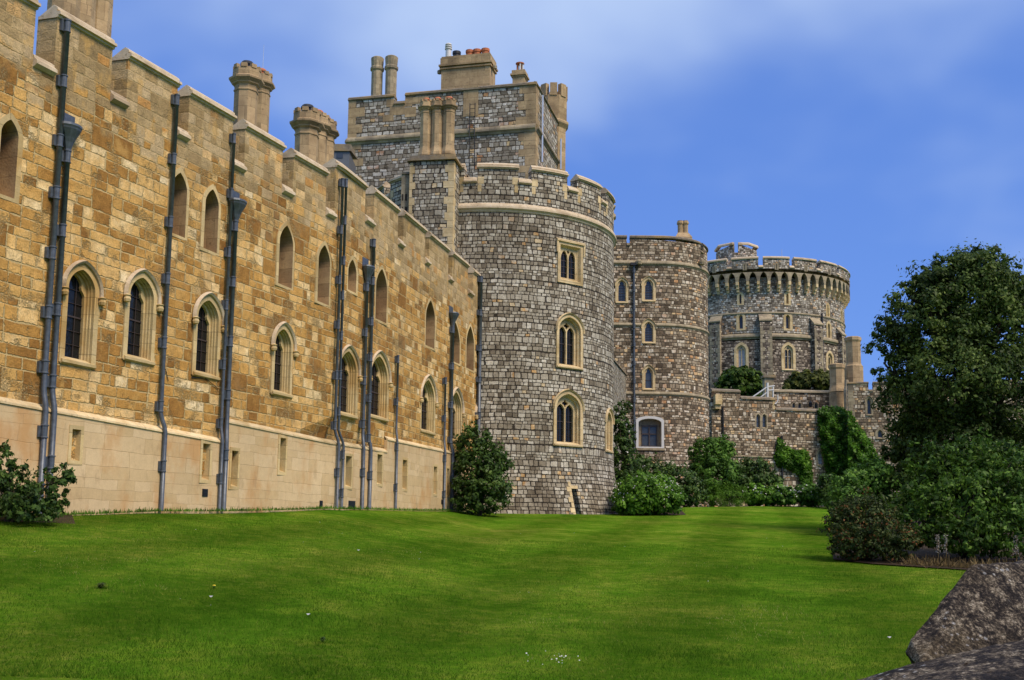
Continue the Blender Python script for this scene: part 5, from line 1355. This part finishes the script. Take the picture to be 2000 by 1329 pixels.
shrub('rounded_bush', 'tall rounded mid green bush against the foot of the brown tower', 'shrub', [ell(1390, 893, 82, 40, 42), ell(1400, 935, 81, 44, 45), ell(1365, 905, 82, 22, 36), ell(1412, 890, 82, 24, 30)], 11000, .12, L_MID, 46, sprigs=50)
shrub('laurel_bush', 'broad dark leathery leaved bush in front of the curtain wall', 'shrub', [ell(1465, 932, 82, 42, 34), ell(1500, 948, 81, 28, 26), ell(1440, 950, 81, 28, 30)], 8500, .12, L_DARK, 47, sprigs=40, up=.7)
shrub('feathery_plant', 'soft feathery light green plants between the dark bushes at the lawn edge', 'plant', [ell(1425, 970, 79.6, 46, 22), ell(1385, 972, 79.8, 30, 20)], 9000, .07, L_BRIGHT, 48, aspect=.2, spread=.2, up=1.2)
for i, (x, lab) in enumerate([(1478, 'low white flowered plant in the bed right of the feathery plants'), (1525, 'low white flowered plant in the bed in front of the ivy'), (1578, 'low white flowered plant at the right end of the far bed')]):
    shrub('flowering_plant', lab, 'plant', [ell(x, 968, 79.8, 28, 20), ell(x + 18, 972, 79.6, 20, 16)], 4500, .11, L_MID if i else L_BRIGHT, 50 + i, flowers=30, fsize=.045, aspect=.75)
shrub('tall_bush', 'dark bush at the foot of the large ivy', 'shrub', [ell(1615, 958, 78, 22, 34), ell(1650, 960, 76, 34, 28), ell(1690, 958, 74, 40, 30), ell(1640, 975, 76, 30, 20)], 9000, .12, L_DARK, 55)
shrub('pale_bush', 'pale green bush directly behind the reddish shrub', 'shrub', [ell(1672, 955, 44, 48, 38), ell(1708, 940, 44, 40, 45), ell(1650, 985, 43, 36, 30)], 9000, .07, L_MID, 56, sprigs=50)
shrub('reddish_shrub', 'reddish brown leaved shrub at the near corner of the lawn bed', 'shrub', [ell(1690, 1045, 31.6, 72, 52), ell(1655, 1060, 31.2, 40, 34), ell(1745, 1060, 30.9, 50, 36), ell(1690, 1000, 32, 48, 36), ell(1650, 1020, 31.8, 34, 34)], 18000, .044, L_RED, 57, sprigs=170, spread=.15, clump=24, lumpy=.3)
shrub('dogwood_shrub', 'large spreading green shrub with long leafy shoots beneath the big tree', 'shrub', [ell(1880, 985, 33, 105, 70), ell(1960, 960, 33.5, 80, 80), ell(1830, 930, 34, 62, 62), ell(1900, 900, 34.5, 75, 46), ell(1800, 1010, 32.4, 62, 60), ell(1980, 1040, 31.8, 80, 50), ell(1890, 1050, 31.5, 80, 36)], 26000, .07, L_DOG, 58, sprigs=260, spread=.15, droop=.6, aspect=.5, clump=26, lumpy=.3)
shrub('shade_bush', 'dark bush filling the shade between the big tree and the curtain wall', 'shrub', [ell(1775, 905, 46, 48, 65), ell(1755, 965, 44, 42, 55), ell(1850, 930, 47, 90, 70), ell(1960, 900, 48, 80, 80), ell(1765, 850, 50, 26, 40)], 16000, .10, L_TREE, 59)
# dry stalks edging the bed
rng = np.random.default_rng(77); n = 1500
px_ = rng.uniform(1765, 2010, n); P0 = []
for x in px_:
    y = 1102 + (x - 1760) * .035 - rng.random() * 22; q = at(x, y, 30.3 - (x - 1760) * .006); P0.append((q.x, q.y, gz(q.x, q.y)))
P0 = np.array(P0) + rng.normal(size=(n, 3)) * [.1, .35, 0]; H = rng.uniform(.05, .40, (n, 1)) ** 1.2; D = rng.normal(size=(n, 3)) * 1.0 + [0, 0, .7]; D /= np.linalg.norm(D, axis=1, keepdims=True)
S = rng.normal(size=(n, 3)); S[:, 2] = 0; S /= np.linalg.norm(S, axis=1, keepdims=True); S *= .012
V4 = np.stack([P0 - S, P0 + S, P0 + S * .6 + D * H, P0 - S * .6 + D * H], 1).reshape(-1, 3)
tag(quad_mesh('dry_stalks', V4, L_DRY, origin=tuple(P0.mean(0))), 'brown dry plant stalks littering the near edge of the right bed', 'dry plants', kind='stuff')
# pale flower spikes in front of the big shrub
for i, x in enumerate([1832, 1848, 1985]):
    q = at(x, 1080, 30.2); g0 = gz(q.x, q.y); t = thing('flower_spike', ['pale flower spike under the spreading shrub, left one of a close pair', 'pale flower spike under the spreading shrub, right one of a close pair', 'pale flower spike rising behind the lichen covered boulder'][i], 'flower', (q.x, q.y, g0), 'pale flower spikes in the bed')
    MB().tube([(q.x, q.y, g0), (q.x + .02, q.y, g0 + .75)], [.012, .006], 5).build('stem', L_DRY, t)
    rg = np.random.default_rng(i); PP = np.column_stack([q.x + rg.normal(size=90) * .035, q.y + rg.normal(size=90) * .035, g0 + rg.uniform(.3, .8, 90)]); NN = rg.normal(size=(90, 3)); NN /= np.linalg.norm(NN, axis=1, keepdims=True)
    quad_mesh('blossoms', leaf_arrays(PP, NN, .02, rg, .8), L_SPIKE, t)
# bare soil under the beds
M_SOIL = stone('bed_soil', (.035, .022, .010), (.06, .040, .020), None, sc=4, bumpd=.04)
def soil(name, pts, lift=.012):
    # pts plan polygon; draped triangulation
    Pq, T = cdt(pts, [], (1.2, 1.2)); mb = MB(); mb.add([(x, y, gz(x, y) + lift) for x, y in Pq], [tuple(t) for t in T]); tag(mb.build(name, M_SOIL), kind='structure')
def gp(px, Y): q = at(px, 1000, Y); return (q.x, q.y)
soil('right_bed_soil', [gp(1625, 34.5), gp(1625, 31.6), gp(1700, 30.3), gp(1800, 29.4), gp(1900, 28.6), gp(2120, 27.6), gp(2150, 60), gp(1655, 70), gp(1665, 79), gp(1650, 76)])
soil('far_bed_soil', [gp(1640, 79.2), gp(1340, 79.2), gp(1325, 72), gp(1340, 60), gp(1212, 58.2), gp(1200, 70), gp(1230, 89), gp(1640, 101)])
soil('left_bed_soil', [(gp(-60, 24.0)), gp(110, 24.3), gp(150, 26.0), gp(140, 28.2), gp(-60, 25.6)])
# thin fringe of weeds where wall meets lawn
rng = np.random.default_rng(5); n = 5000
us = rng.uniform(0, UE - 1, n); P0 = []
for u in us:
    p, nn = WP.pos(u); w = -PW - abs(rng.normal()) * .1 - .02; P0.append((p.x + nn.x * w, p.y + nn.y * w, gz(p.x, p.y)))
P0 = np.array(P0); D = rng.normal(size=(n, 3)) * .3 + [0, 0, 1]; H = rng.uniform(.03, .10, (n, 1)); S = rng.normal(size=(n, 3)); S[:, 2] = 0; S /= np.linalg.norm(S, axis=1, keepdims=True); S *= .014
tag(quad_mesh('wall_weeds', np.stack([P0 - S, P0 + S, P0 + S * .3 + D * H, P0 - S * .3 + D * H], 1).reshape(-1, 3), L_BRIGHT, origin=tuple(P0.mean(0))), 'thin fringe of weeds along the foot of the sandstone range', 'weeds', kind='stuff')

# grass blades over the near lawn
G1 = leafmat('grass_blades', [(0, (.036, .096, .006)), (.5, (.070, .158, .010)), (.8, (.12, .195, .018)), (.92, (.24, .25, .045)), (1, (.42, .38, .15))], .3, .9, nsc=.35, clump=.8, spec=.0)
rng = np.random.default_rng(9); n = 190000
yy = 12.2 + 24 * rng.random(n) ** 1.3; xx = yy * rng.uniform(-.49, .49, n)
pt = np.sin(xx * 1.3 + np.sin(yy * .9) * 2) * np.sin(yy * 1.1 + xx * .4)
zz = lawnz(xx, yy); H = (.02 + .022 * rng.random(n) + .016 * (pt > .45))[:, None]
P0 = np.column_stack([xx, yy, zz - .004]); D = rng.normal(size=(n, 3)) * .45; D[:, 2] = 1; S = rng.normal(size=(n, 3)); S[:, 2] = 0; S /= np.linalg.norm(S, axis=1, keepdims=True); S = S * .0045
tag(quad_mesh('grass', np.stack([P0 - S, P0 + S, P0 + S * .2 + D * H, P0 - S * .2 + D * H], 1).reshape(-1, 3), G1, origin=(0, 20, 0)), 'short mown grass blades on the near part of the lawn', 'grass', kind='stuff')
# coarse tufts
def tuft(label, px, py, n, h, m, seed, spread=.12, cat='weed', name='weed_tuft', group=None):
    # find the lawn point under a pixel
    d = ray(px, py); t = 5.0
    for _ in range(4000):
        p = CAM + d * t
        if p.z < float(lawnz(p.x, p.y)): break
        t += .02
    rg = random.Random(seed); mb = MB(); root = Vector((p.x, p.y, p.z + .005)); V = [root]; Fc = []
    for i in range(n):
        a = rg.uniform(0, 6.283); L = spread * rg.uniform(.3, 1.5); k = rg.uniform(.2, 1) * h; s = Vector((-math.sin(a), math.cos(a), 0)) * rg.uniform(.006, .016); d = Vector((math.cos(a) * L, math.sin(a) * L, 0))
        q = len(V); V += [root + d * .5 + s + Vector((0, 0, k)), root + d * .5 - s + Vector((0, 0, k)), root + d + Vector((0, 0, k * .7))]; Fc += [(0, q, q + 1), (q, q + 2, q + 1)]
    mb.add(V, Fc)
    return tag(mb.build(name, m, origin=tuple(p)), label, cat, group), p
tuft('small dark weed clump on the left of the lawn', 197, 1150, 60, .09, L_RED, 1)
tuft('flat dark weed in the middle left of the lawn', 630, 1255, 40, .07, L_DARK, 2, .04)
o_, p = tuft('single yellow dandelion flower on the left of the lawn', 418, 1151, 16, .05, L_MID, 3, .03, 'flower', 'dandelion')
M_YEL = plain('yellow_petals', (.75, .55, .02), .6)
MB().lathe((p.x, p.y, p.z + .05), [(.01, 0), (.028, .006), (.024, .016), (.004, .02)], 10).build('flower_head', M_YEL, o_)
for i, (x, y, lab) in enumerate([(412, 1170, 'curled pale fallen leaf just below the dandelion'), (700, 1078, 'tiny pale fallen leaf on the middle of the lawn'), (602, 1205, 'small pale fallen leaf left of the lawn centre'), (1737, 1250, 'white fallen petal on the grass left of the boulder')]):
    d = ray(x, y); t = 5.0
    while True:
        p = CAM + d * t
        if p.z < float(lawnz(p.x, p.y)): break
        t += .02
    s = .022; z = p.z + .035; mb = MB(); n = 8
    vs_ = [(p.x + s * math.cos(a) * 1.3, p.y + s * math.sin(a) * .6, z + .012 * math.cos(2 * a)) for a in [2 * math.pi * k / n for k in range(n)]]
    mb.add(vs_ + [(a, b, c + .004) for a, b, c in vs_], [tuple(range(n))[::-1], tuple(range(n, 2 * n))] + [(k, (k + 1) % n, (k + 1) % n + n, k + n) for k in range(n)])
    tag(mb.build('fallen_leaf', L_WHITE, origin=tuple(p)), lab, 'leaf')
# daisies: scattered white specks
rng = np.random.default_rng(15); P = []
for (cx_, cy_, sx, sy, k) in [(1080, 1291, 34, 6, 20), (1100, 1040, 400, 30, 12), (700, 1120, 420, 60, 10)]:
    for i in range(k):
        x, y = cx_ + rng.normal() * sx, cy_ + rng.normal() * sy; d = ray(x, y); t = 6.0
        while t < 70:
            p = CAM + d * t
            if p.z < float(lawnz(p.x, p.y)): break
            t += .05
        if t < 45: P.append((p.x, p.y, p.z + .035))
P = np.array(P); N = np.tile([0, -.5, .85], (len(P), 1)) + rng.normal(size=P.shape) * .1; N /= np.linalg.norm(N, axis=1, keepdims=True)
tag(quad_mesh('daisies', leaf_arrays(P, N, .011, rng, .9), L_WHITE, origin=tuple(P.mean(0))), 'tiny white daisies scattered over the lawn', 'flowers', kind='stuff')

# ================================================================ FOREGROUND STONES
from mathutils import noise as mnoise
def rock_mat():
    m, g, b = mat('lichened_boulder'); p = g.tc('Object')
    n = g.noise(p, 15, 6, .75); n2 = g.noise(p, 55, 6, .85); n3 = g.noise(p, 120, 3, .7); nl = g.noise(p, 2.6, 3, .6)
    e = g.m('ADD', g.m('MULTIPLY', g.ss(n, .36, .64), .55), g.m('MULTIPLY', g.ss(n2, .36, .64), .45))
    col = g.ramp(e, [(.12, (.010, .007, .005)), (.40, (.035, .026, .019)), (.58, (.085, .066, .046)), (.75, (.19, .15, .10)), (.95, (.42, .36, .26))])
    col = g.mix(g.ss(nl, .5, .66, 0, .4), col, (.16, .115, .05, 1))
    col = g.mix(g.ss(g.noise(p, 5.5, 4, .6), .68, .73, 0, .6), col, (.20, .085, .025, 1))
    v = g.n.new('ShaderNodeTexVoronoi'); g.put(v.inputs['Vector'], p); v.inputs['Scale'].default_value = 42
    spot = g.m('MULTIPLY', g.ss(v.outputs['Distance'], .12, .34, 1, 0), g.ss(g.noise(p, 3.4, 3, .6), .52, .6))
    col = g.mix(g.m('MULTIPLY', spot, g.ss(n2, .42, .55)), col, (.62, .62, .60, 1))
    col = g.scl(col, g.m('MULTIPLY_ADD', g.ss(n3, .35, .65), 1.1, .55))
    g.put(b.inputs['Base Color'], col); b.inputs['Roughness'].default_value = .85; b.inputs['Specular IOR Level'].default_value = .2
    g.put(b.inputs['Normal'], g.bump(g.m('ADD', g.m('MULTIPLY', n2, 1.2), g.m('MULTIPLY', n3, .5)), .02)); return m
M_ROCK = rock_mat()
def rock(name, pts, label, cat, seed, amp=.02, cuts=4, bev=.03):
    bm = bmesh.new()
    for p in pts: bm.verts.new(p)
    bmesh.ops.convex_hull(bm, input=bm.verts[:]); bmesh.ops.recalc_face_normals(bm, faces=bm.faces[:])
    bmesh.ops.dissolve_limit(bm, angle_limit=.08, verts=bm.verts[:], edges=bm.edges[:])
    if bev: bmesh.ops.bevel(bm, geom=bm.edges[:], offset=bev, segments=2, affect='EDGES', profile=.6)
    bmesh.ops.triangulate(bm, faces=bm.faces[:])
    for _ in range(cuts):
        ed = [e for e in bm.edges if e.calc_length() > .02]
        if not ed: break
        bmesh.ops.subdivide_edges(bm, edges=ed, cuts=1); bmesh.ops.triangulate(bm, faces=[f for f in bm.faces if len(f.verts) > 3])
    bm.normal_update()
    for v in bm.verts:
        q = v.co * 3.2 + Vector((seed, 0, 0)); k = mnoise.noise(q) * amp + mnoise.noise(q * 4.3) * amp * .45 + mnoise.noise(q * 13) * amp * .2; v.co += v.normal * k
    c = sum((v.co for v in bm.verts), Vector()) / len(bm.verts); zl = min(v.co.z for v in bm.verts); org = Vector((c.x, c.y, zl))
    for v in bm.verts: v.co -= org
    me = bpy.data.meshes.new(name); bm.to_mesh(me); bm.free()
    me.polygons.foreach_set('use_smooth', [True] * len(me.polygons)); me.materials.append(M_ROCK)
    o = bpy.data.objects.new(name, me); COL.objects.link(o); o.location = org; return tag(o, label, cat)
A3 = lambda x, y, Y: tuple(at(x, y, Y))
rock('boulder', [A3(1766, 1273, 3.30), A3(1778, 1247, 3.30), A3(1899, 1108, 3.50), A3(2010, 1094, 3.70), A3(2200, 1085, 3.75), A3(2200, 1400, 3.2), A3(1800, 1310, 3.16), A3(1800, 1292, 3.18), A3(1935, 1125, 4.0), A3(2200, 1100, 4.2), A3(1830, 1400, 3.5), A3(2200, 1400, 4.1)],
     'rough dark boulder with white lichen spots and a slanting edge, lower right corner', 'boulder', 3.1, .010, 7, 0)
rock('coping_stone', [A3(1600, 1346, 2.55), A3(1682, 1326, 2.5), A3(1800, 1290, 2.5), A3(1900, 1266, 2.5), A3(2010, 1244, 2.5), A3(2250, 1215, 2.5), A3(1600, 1420, 2.0), A3(2250, 1420, 2.0), A3(1640, 1385, 2.9), A3(2250, 1285, 2.95), A3(1700, 1560, 2.1), A3(2250, 1560, 2.1), A3(1700, 1560, 2.9), A3(2250, 1560, 2.9)],
     'rounded grey coping stone in the very front, bottom right corner', 'coping stone', 8.4, .010, 6, .03)
pw_ = thing('parapet_wall', 'low stone wall carrying the boulder and coping stone, below the frame', 'wall', (1.6, 3.0, 0))
q0, q1 = at(1860, 1400, 3.6), at(2250, 1400, 2.2)
MB().box(lambda x, y, z: Vector((x, y, z)), q0.x - .1, 3.2, 2.2, 4.0, -.2, 1.22).build('wall', M_ROCK, pw_)
for o in scene.objects:
    if o.get('label') and len(o['label'].split()) > 16: print('LONG', o.name, len(o['label'].split()))
